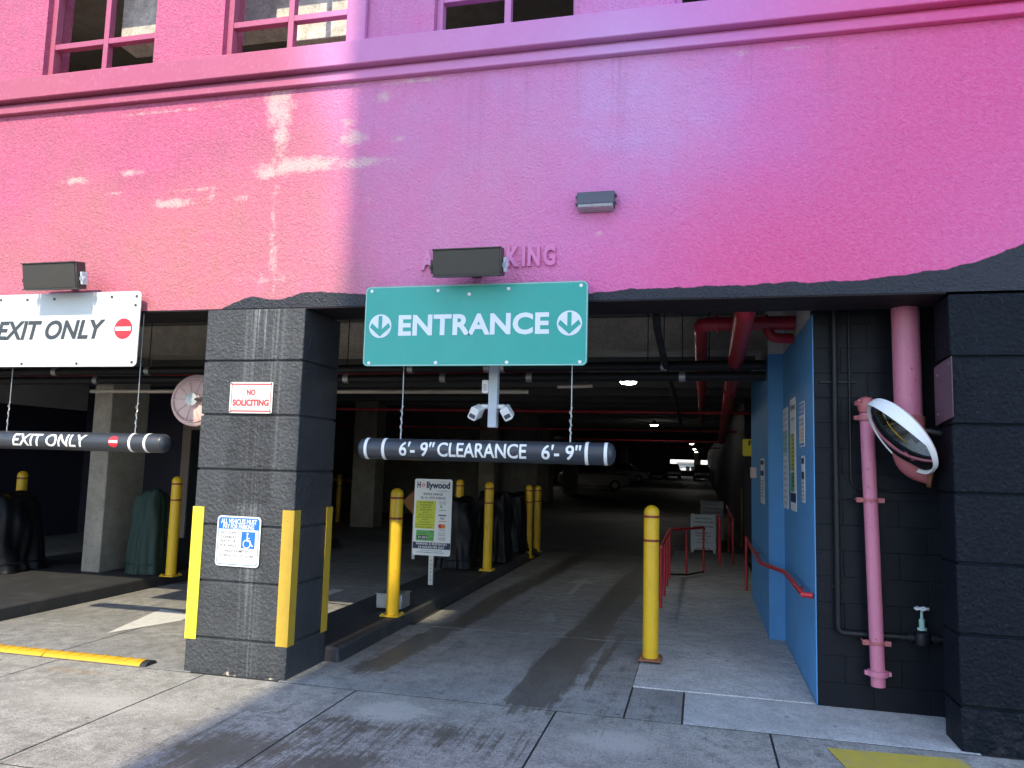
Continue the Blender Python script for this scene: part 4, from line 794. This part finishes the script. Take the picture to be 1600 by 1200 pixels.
# ------------------------------------------------------------------ railings, boards, rates posters
t = thing('railing', 'red tube railing corner in front of the white board', 'railing', (-.47, 5.8, .03)); zr = .79
mb = MB(); mb.tube(bend([(-.475,4.2,zr),(-.47,6.95,zr),(.06,7.75,zr)], .06)+[(.075,7.77,zr-.03)], .022, 10); mb.build('top_rail', M['railred'], t)
for x, y in ((-.475,4.25),(-.473,5.2),(-.472,6.1),(-.47,6.9),(-.21,7.33),(.06,7.76)): mb = MB(); mb.tube([(x,y,.03),(x,y,zr)], .019, 10); mb.build('post', M['railred'], t)
mb = MB(); mb.tube([(-.47,6.95,.09),(-.2,7.34,.05),(.06,7.75,.06)], .016, 8); mb.build('bottom_rail', M['bpipe'], t)
t = thing('railing', 'red tube railing beyond the white board', 'railing', (.33, 9.6, .03))
mb = MB(); mb.tube([(.36,9.0,.87),(.36,9.9,.87),(.34,10.7,.87)], .022, 10); mb.build('top_rail', M['railred'], t)
for y in (9.0, 9.5, 10.1): mb = MB(); mb.tube([(.36,y,.03),(.36,y,.87)], .019, 10); mb.build('post', M['railred'], t)
t = thing('railing', 'dim red railing rising beside the dark side wall', 'railing', (.7, 11, .03))
mb = MB(); mb.tube([(.60,9.3,.86),(.56,11.8,1.0)], .02, 10); mb.build('top_rail', M['railred'], t)
for y in (9.3, 11.6): mb = MB(); mb.tube([(.6,y,.02),(.6,y,.88 if y < 10 else .98)], .017, 8); mb.build('post', M['railred'], t)
t = thing('handrail', 'red handrail bending round the blue wall', 'handrail', (.78, 3, .03))
mb = MB(); mb.tube(bend([(.665,6.16,.80),(.625,5.0,.82),(.63,2.85,.81),(.80,2.2,.815),(.80,.82,.815)], .08)+[(.87,.80,.815)], .022, 12); mb.build('rail', M['railred'], t)
mb = MB(); mb.tube([(.662,6.14,.03),(.662,6.14,.81)], .02, 10); mb.build('post', M['railred'], t)
for y, x0, x1 in ((1.5,.80,.879),(4.2,.63,.719)): mb = MB(); mb.tube([(x0,y,.80),(x1,y,.77)], .01, 8); mb.build('bracket', M['railred'], t)
def aframe(label, c, w_, h, rows, mat, tm, lean=.16):
    t = thing('sandwich_board', label, 'sandwich board', c); 
    for sg in (-1, 1):
        fr = Frame((c[0], c[1]+sg*.22, c[2]), (1,.05,0), (0,-sg*lean*1.6,1))
        mb = MB(); mb.prism(rrect(-w_,.07,w_,h,.02), -.012, .012, fr)
        for u in (-w_+.03, w_-.03): mb.prism(rrect(u-.028,0,u+.028,.075,.004), -.014, .014, fr); mb.prism(rrect(u-.02,h-.004,u+.02,h+.018,.006), -.014, .014, fr)
        p = mb.build('panel', mat, t, bevel=.003)
        if sg < 0:
            L = Lines()
            for s_, v, ww in rows: L.put(fr, s_, 0, v*h, ww*w_*2, .038, d=.0145, bold=.012)
            L.build(tm, p)
aframe('pale sandwich board with parking notice behind the red railing', (.075, 11.15, .03), .258, .80, (('NEW PARKING',.90,.62),('CONFIGURATION',.80,.80),('MUNICIPAL GARAGE',.69,.78),('Please follow',.52,.62),('lane markings',.44,.6),('and signs',.35,.4),('Thank you',.27,.6),('Have a nice day',.11,.55)), M['greysteel'], M['letter_dark'])
aframe('dim grey sandwich board standing behind the pale one', (.29, 14.2, .03), .27, .98, (('NEW PARKING',.90,.6),('CONFIGURATION',.8,.8),('MUNICIPAL GARAGE',.7,.78)), M['print_grey'], M['letter_dark'])
def poster(name, label, X, y0, y1, z0, z1, paint_fn):
    fr = Frame((X-.004, (y0+y1)/2, (z0+z1)/2), (0,-1,0), (0,0,1)); w_, h = abs(y1-y0)/2, (z1-z0)/2
    t = thing(name, label, 'notice', (X-.01, (y0+y1)/2, z0)); mb = MB(); mb.prism(rrect(-w_,-h,w_,h,.02), 0, .005, fr); mb.build('panel', M['white'], t); paint_fn(t, fr, w_, h)
def lines(t, fr, w_, vs, mat, name, words='PARKING RULES AND RATES POSTED', hh=.022, frac=.8, d=.0066):
    L = Lines(name)
    for v in vs: L.put(fr, words, 0, v, 2*w_*frac, hh, d=d, bold=.015)
    L.build(M[mat], t)
def patch(t, fr, rects, mat, name, d=.0062):
    L = Lines(name)
    for u0, v0, u1, v1 in rects: L.shape(fr, [(u0,v0),(u1,v0),(u1,v1),(u0,v1)], d)
    L.build(M[mat], t)
def p1(t, fr, w_, h): patch(t, fr, [(-w_+.02,.05,w_-.02,.28)], 'print_teal', 'teal_print'); lines(t, fr, w_, [h-.06-k*.062 for k in range(16)], 'print_grey', 'grey_print')
def p2(t, fr, w_, h): patch(t, fr, [(-w_+.03,-.16,w_*.35,.20)], 'print_lime', 'lime_print'); patch(t, fr, [(-w_+.03,-.36,w_*.35,-.18)], 'print_green', 'green_print'); lines(t, fr, w_*.6, [.18-k*.04 for k in range(13)], 'letter_black', 'black_print', 'PAY FOR PARKING', .02, .8, .0078); patch(t, fr, [(-w_+.002,-.46,w_-.002,-.37)], 'navy_print', 'navy_print'); L = Lines('title'); L.put(fr, 'Hollywood', 0, h-.09, w_*1.6, .08, d=.0066, bold=.02); L.put(fr, 'RADIUS GARAGE', 0, h-.2, w_*1.1, .03, d=.0066); L.build(M['navy_print'], t)
def p3(t, fr, w_, h): patch(t, fr, [(-w_+.012,.08,w_-.012,h-.012)], 'sign_blue', 'blue_print'); lines(t, fr, w_, [.15,.11], 'white', 'white_print', 'PAY HERE', .028, .7, .0078); lines(t, fr, w_, [.04,0.0], 'navy_print', 'navy_print', 'PAY BY PLATE', .025); lines(t, fr, w_, [-.05-k*.03 for k in range(4)], 'print_orange', 'orange_print', 'PAY STATION', .02); patch(t, fr, [(-w_+.012,-h+.012,w_-.012,-h+.03)], 'sign_blue', 'border_print')
def p4(t, fr, w_, h): patch(t, fr, [(-w_+.02,h-.07,w_-.02,h-.02),(-w_+.02,h-.2,w_-.02,h-.14)], 'letter_black', 'black_print'); lines(t, fr, w_, [.0-k*.035 for k in range(6)], 'letter_black', 'text_print', 'NOTICE TO USERS', .02)
poster('notice_board', 'narrow grey-white notice on blue wall nearest the wall jog', .88, 2.52, 2.98, 1.40, 2.445, p1); poster('notice_board', 'parking rates notice with lime panel on blue wall', .88, 1.85, 2.29, 1.41, 2.49, p2)
poster('notice_board', 'blue-headed notice with orange lines on the blue wall', .88, 1.215, 1.565, 2.005, 2.40, p3); poster('notice_board', 'small black and white notice below the blue-headed one', .88, 1.235, 1.45, 1.52, 1.925, p4)
poster('notice_board', 'small lettered notice on the projecting part of blue wall', .72, 3.48, 4.0, 1.40, 1.922, p4)
t = thing('junction_box', 'small pinkish switch box on inner end of blue wall', 'switch box', (.70, 5.2, 1.7)); mb = MB(); mb.box(.655, .718, 4.75, 5.05, 1.68, 1.82); mb.build('housing', M['pale_pink'], t, bevel=.006)
t = thing('pay_sign', 'yellow sign with black letters showing past the blue wall', 'sign', (.87, 8, 0)); fr = Frame((.90, 8.0, 2.16), (1,0,0), (0,0,1))
mb = MB(); mb.prism(rrect(-.19,-.145,.19,.145,.02), 0, .006, fr); mb.build('panel', M['lemon'], t); mb = MB(); put_text(mb, fr, 'PAY', 0.03, .075, .25, .085, d=.008, bold=.04); mb.build('lettering', M['letter_black'], t, smooth=False)
mb = MB(); mb.tube([(1.0,8.03,.0),(1.0,8.03,2.3)], .025, 8); mb.build('post', M['galv'], t)
# speed hump
t = thing('speed_hump', 'scuffed yellow rubber speed hump across the exit lane', 'speed hump', (-6, .04, 0)); prof = [(.075*math.cos(q), .034*math.sin(q)) for q in np.linspace(0, math.pi, 9)]
for k in range(3):
    x1 = -4.59-k*1.0; mb = MB(); mb.prism(prof, -.495, .495, Frame((x1-.5, .04, .002), (0,-1,0), (0,0,1)))
    for g_ in range(8): 
        xx = x1-.06-g_*.12; mb.prism([(.05*math.cos(q), .029+.009*math.sin(q)) for q in np.linspace(0, math.pi, 5)], -.02, .02, Frame((xx, .04, .002), (0,-1,0), (0,0,1)))
    mb.build('hump_segment', M['bumpy'], t, angle=30)
mb = MB(); mb.prism([(.072*math.cos(q), .036*math.sin(q)) for q in np.linspace(0, math.pi, 9)], -.03, .03, Frame((-4.565, .04, .002), (0,-1,0), (0,0,1))); mb.build('end_cap', M['rubber'], t)

# ------------------------------------------------------------------ ceiling services
t = thing('sprinkler_main', 'red sprinkler pipe with elbow crossing above the walkway', 'pipe', (.3, 1.9, 3.2))
mb = MB(); mb.tube(bend([(.88,1.9,3.205),(-.0,1.9,3.205),(.01,3.6,3.10)], .12, 8)+[(.05,14,2.92)], .068, 18); mb.build('pipe', M['red'], t)
for x in (.16, .62): mb = MB(); mb.tube([(x-.012,1.9,3.205),(x+.012,1.9,3.205)], .086, 16); mb.build('coupling', M['red'], t)
mb = MB(); mb.tube(bend([(.62,1.9,3.2),(.66,1.9,3.06),(.86,1.95,3.06)], .08, 6), .05, 12); mb.build('branch', M['red'], t)
t = thing('sprinkler_riser', 'thick red pipe running deep along the garage ceiling', 'pipe', (.4, 5, 3)); mb = MB(); mb.tube(bend([(.355,.64,3.6),(.355,.64,3.085),(.39,4,2.93)], .12, 8)+[(.51,14,2.47)], .085, 20); mb.build('pipe', M['red'], t)
mb = MB(); mb.tube([(.402,5,2.884),(.404,5.08,2.880)], .10, 18); mb.build('coupling', M['red'], t)
t = thing('cable_conduit', 'black flexible conduit sagging across the garage ceiling', 'conduit', (-.4, 4, 2.9)); mb = MB(); mb.tube([at(1025,488,.7), at(1027,515,1.2), at(1036,555,2.0), at(1045,590,4.2), at(1056,625,7), at(1064,662,11)], .035, 10); mb.build('pipe', M['bpipe'], t)
def xpipe(name, label, y, z0, z1, x0, x1, r, mat, clamps):
    t = thing(name, label, 'pipe', ((x0+x1)/2, y, (z0+z1)/2)); zz = lambda x: z0+(z1-z0)*(x-x0)/(x1-x0); mb = MB(); mb.tube([(x0,y,z0),(x1,y,z1)], r, 14); mb.build('pipe', M[mat], t)
    for x in clamps: mb = MB(); mb.tube([(x-.035,y,zz(x)),(x+.035,y,zz(x))], r+.006, 14); c_ = mb.build('clamp', M['galv'], t); mb = MB(); mb.tube([(x,y,zz(x)+r),(x,y,3.62)], .006, 6); mb.build('hanger', M['bpipe'], c_)
xpipe('ceiling_pipe', 'upper thick black ceiling pipe with silver clamps', 3.0, 2.85, 2.94, -13.2, .7, .055, 'bpipe', [-8.7,-7.2,-6.1,-3.45,-2.48,-2.30,-.4]); xpipe('ceiling_pipe', 'lower thick black ceiling pipe with silver clamps', 3.1, 2.74, 2.83, -13.2, .7, .055, 'bpipe', [-8.1,-5.6,-4.35,-3.06,-1.98,-.2])
xpipe('ceiling_pipe', 'beige plastic pipe below the black ceiling pipes', 2.9, 2.60, 2.62, -8.0, -1.95, .024, 'beige', []); xpipe('ceiling_pipe', 'thin beige pipe ending in an elbow past hanging post', 2.9, 2.68, 2.69, -1.6, -1.2, .02, 'beige', [])
xpipe('ceiling_pipe', 'slim black pipe under the ceiling with small clips', 3.3, 2.80, 2.83, -2.0, .65, .022, 'bpipe', [-1.35,-.6,.1])
for k, (y, z) in enumerate(((4.35, 3.0), (9.2, 2.83), (14.5, 2.72), (22, 2.7), (33, 2.75))):
    xpipe('branch_pipe', ['first', 'second', 'third', 'fourth', 'fifth'][k]+' thin red branch pipe crossing the ceiling from the entrance', y, z, z, -13.2 if y < 17 else -4.9, .9, .028, 'red', [])
lm = thing('ceiling_lamp', 'round lit ceiling lamp in the deep lane', 'ceiling lamp', (0,0,0), 'lit lamps along the garage ceiling'); lm['label'] = 'round lit lamp on the ceiling just inside the entrance lane'
mb = MB(); mb.lathe([(.0,.09),(.13,.085),(.15,.05),(.15,.02),(.135,.0)], 24); mb.build('housing', M['dark_metal'], lm)
mb = MB(); mb.lathe([(.132,.004),(.11,-.028),(.0,-.042)], 12); mb.build('lens', M['lamp_on'], lm)
mb = MB(); mb.tube([(0,0,.085),(0,0,.16)], .05, 12); mb.build('stem', M['dark_metal'], lm)
LP = [(982,597,2.66),(1022,664,2.7),(1081,693.6,2.75),(1085,702,2.8),(1087.6,706.4,2.84),(1091,712,2.9),(1093,716,3.0),(856,687,2.72),(973,708,2.85),(987,710,2.88),(1007,717,3.0),(523,653,2.66)]
for i, (a, b, z) in enumerate(LP):
    z = 3.1
    for _ in range(8): p = gz(a, b, z); z = .5*z+.5*(3.1+fz(p[1])*.98)
    if i == 0: lm.location = tuple(p)
    else: dup(lm, p, {1: 'round lit lamp beneath the sagging black conduit', 11: 'round lit lamp on the ceiling behind the black pillar', 7: 'round lit lamp just above the hanging clearance tube'}.get(i, 'small round lit lamp in the receding rows deep inside'))
t = thing('exit_light', 'small lit red exit light on the far cross wall', 'exit light', (0,17.9,0)); q = at(572, 718, 17.9); mb = MB(); mb.box(q[0]-.22, q[0]+.22, 17.9, 17.98, q[2]-.1, q[2]+.1); mb.build('housing', M['dark_metal'], t, bevel=.005); mb = MB(); mb.box(q[0]-.2, q[0]+.2, 17.892, 17.899, q[2]-.08, q[2]+.08); mb.build('face', M['exit_red'], t)
# ------------------------------------------------------------------ parked cars far inside
def car(label, x, y, rz, paint_, suv=False):
    t = thing('parked_car', label, 'car', (0,0,0), 'cars parked deep in the garage'); k = 1.12 if suv else 1.0
    body = [(-2.2,.35),(-2.22,.62),(-2.12,.84*k),(-1.25,.92*k),(1.5,.95*k),(2.1,.90*k),(2.2,.66),(2.2,.35),(1.75,.22),(-1.75,.22)]
    cab = [(-1.25,.92*k),(-.55,1.42*k),(.2,1.47*k),(1.0,1.45*k),(1.62 if not suv else 1.95,.95*k)]
    fr = Frame((0,0,0), (0,1,0), (0,0,1)); mb = MB(); mb.prism(body, -.88, .88, fr); b = mb.build('body', paint_, t, bevel=.07)
    mb = MB(); n = len(cab); v = []; 
    for sg in (-1, 1): v += [(sg*(.80-.16*max(0,(p[1]-.95*k))/.5), p[0], p[1]) for p in cab]
    mb.add(v, [tuple(range(n)), tuple(range(2*n-1, n-1, -1))]+[(i, n+i, n+i+1, i+1) for i in range(n-1)]); mb.build('cabin', paint_, t, bevel=.05)
    mb = MB(); mb.add([(-.62,-1.19,.97*k),(.62,-1.19,.97*k),(.56,-.63,1.385*k),(-.56,-.63,1.385*k)], [(0,1,2,3)]); mb.xf(Matrix.Translation((0,-.02,.025))).build('windscreen', M['glass'], t)
    e = 1.62 if not suv else 1.95; mb = MB(); mb.add([(-.62,e-.06,.99*k),(-.56,1.06,1.40*k),(.56,1.06,1.40*k),(.62,e-.06,.99*k)], [(0,1,2,3)]); mb.xf(Matrix.Translation((0,.035,.02))).build('rear_window', M['glass'], t)
    for sg in (-1, 1): mb = MB(); mb.add([(sg*.80,-1.0,.99*k),(sg*.69,-.5,1.36*k),(sg*.69,.9,1.39*k),(sg*.80,1.35,.99*k)], [(0,1,2,3)[::sg]]); mb.xf(Matrix.Translation((sg*.012,0,0))).build('side_window', M['glass'], t)
    for sx in (-1, 1):
        for yy in (-1.35, 1.35):
            mb = MB(); mb.tube([(sx*.70,yy,.32),(sx*.90,yy,.32)], .32, 20); wh = mb.build('wheel', M['rubber'], t); mb = MB(); mb.tube([(sx*.895,yy,.32),(sx*.91,yy,.32)], .2, 14); mb.build('rim', M['galv'], wh)
        mb = MB(); mb.box(sx*.62-.16, sx*.62+.16, -2.24, -2.12, .62, .76); mb.build('headlight', M['lens'], t, bevel=.01); mb = MB(); mb.box(sx*.68-.12, sx*.68+.12, 2.13, 2.225, .66, .84); mb.build('tail_light', M['print_red'], t, bevel=.01)
        mb = MB(); mb.box(sx*.86, sx*1.02, -.98, -.86, .98*k, 1.1*k) if sx > 0 else mb.box(-1.02, -.86, -.98, -.86, .98*k, 1.1*k); mb.build('wing_mirror', paint_, t, bevel=.02)
    t.location = (x, y, fz(y)); t.rotation_euler = (0, 0, rz); return t
p = at(1053, 744, 84); car('silver car facing away toward the daylight openings', p[0]-.2, 84, math.pi*.03, M['carsilver'], True)
car('white car parked beside the deep lane columns', -6.6, 43, R_(100), M['carwhite'], True); car('dark car parked beyond the white one', -7.3, 52, R_(95), M['cardark'])
car('silver car parked before the far lane columns', -6.5, 62, R_(92), M['carsilver'], True); car('dark car near the daylight opening by side wall', .2, 78, 0, M['cardark'], True)
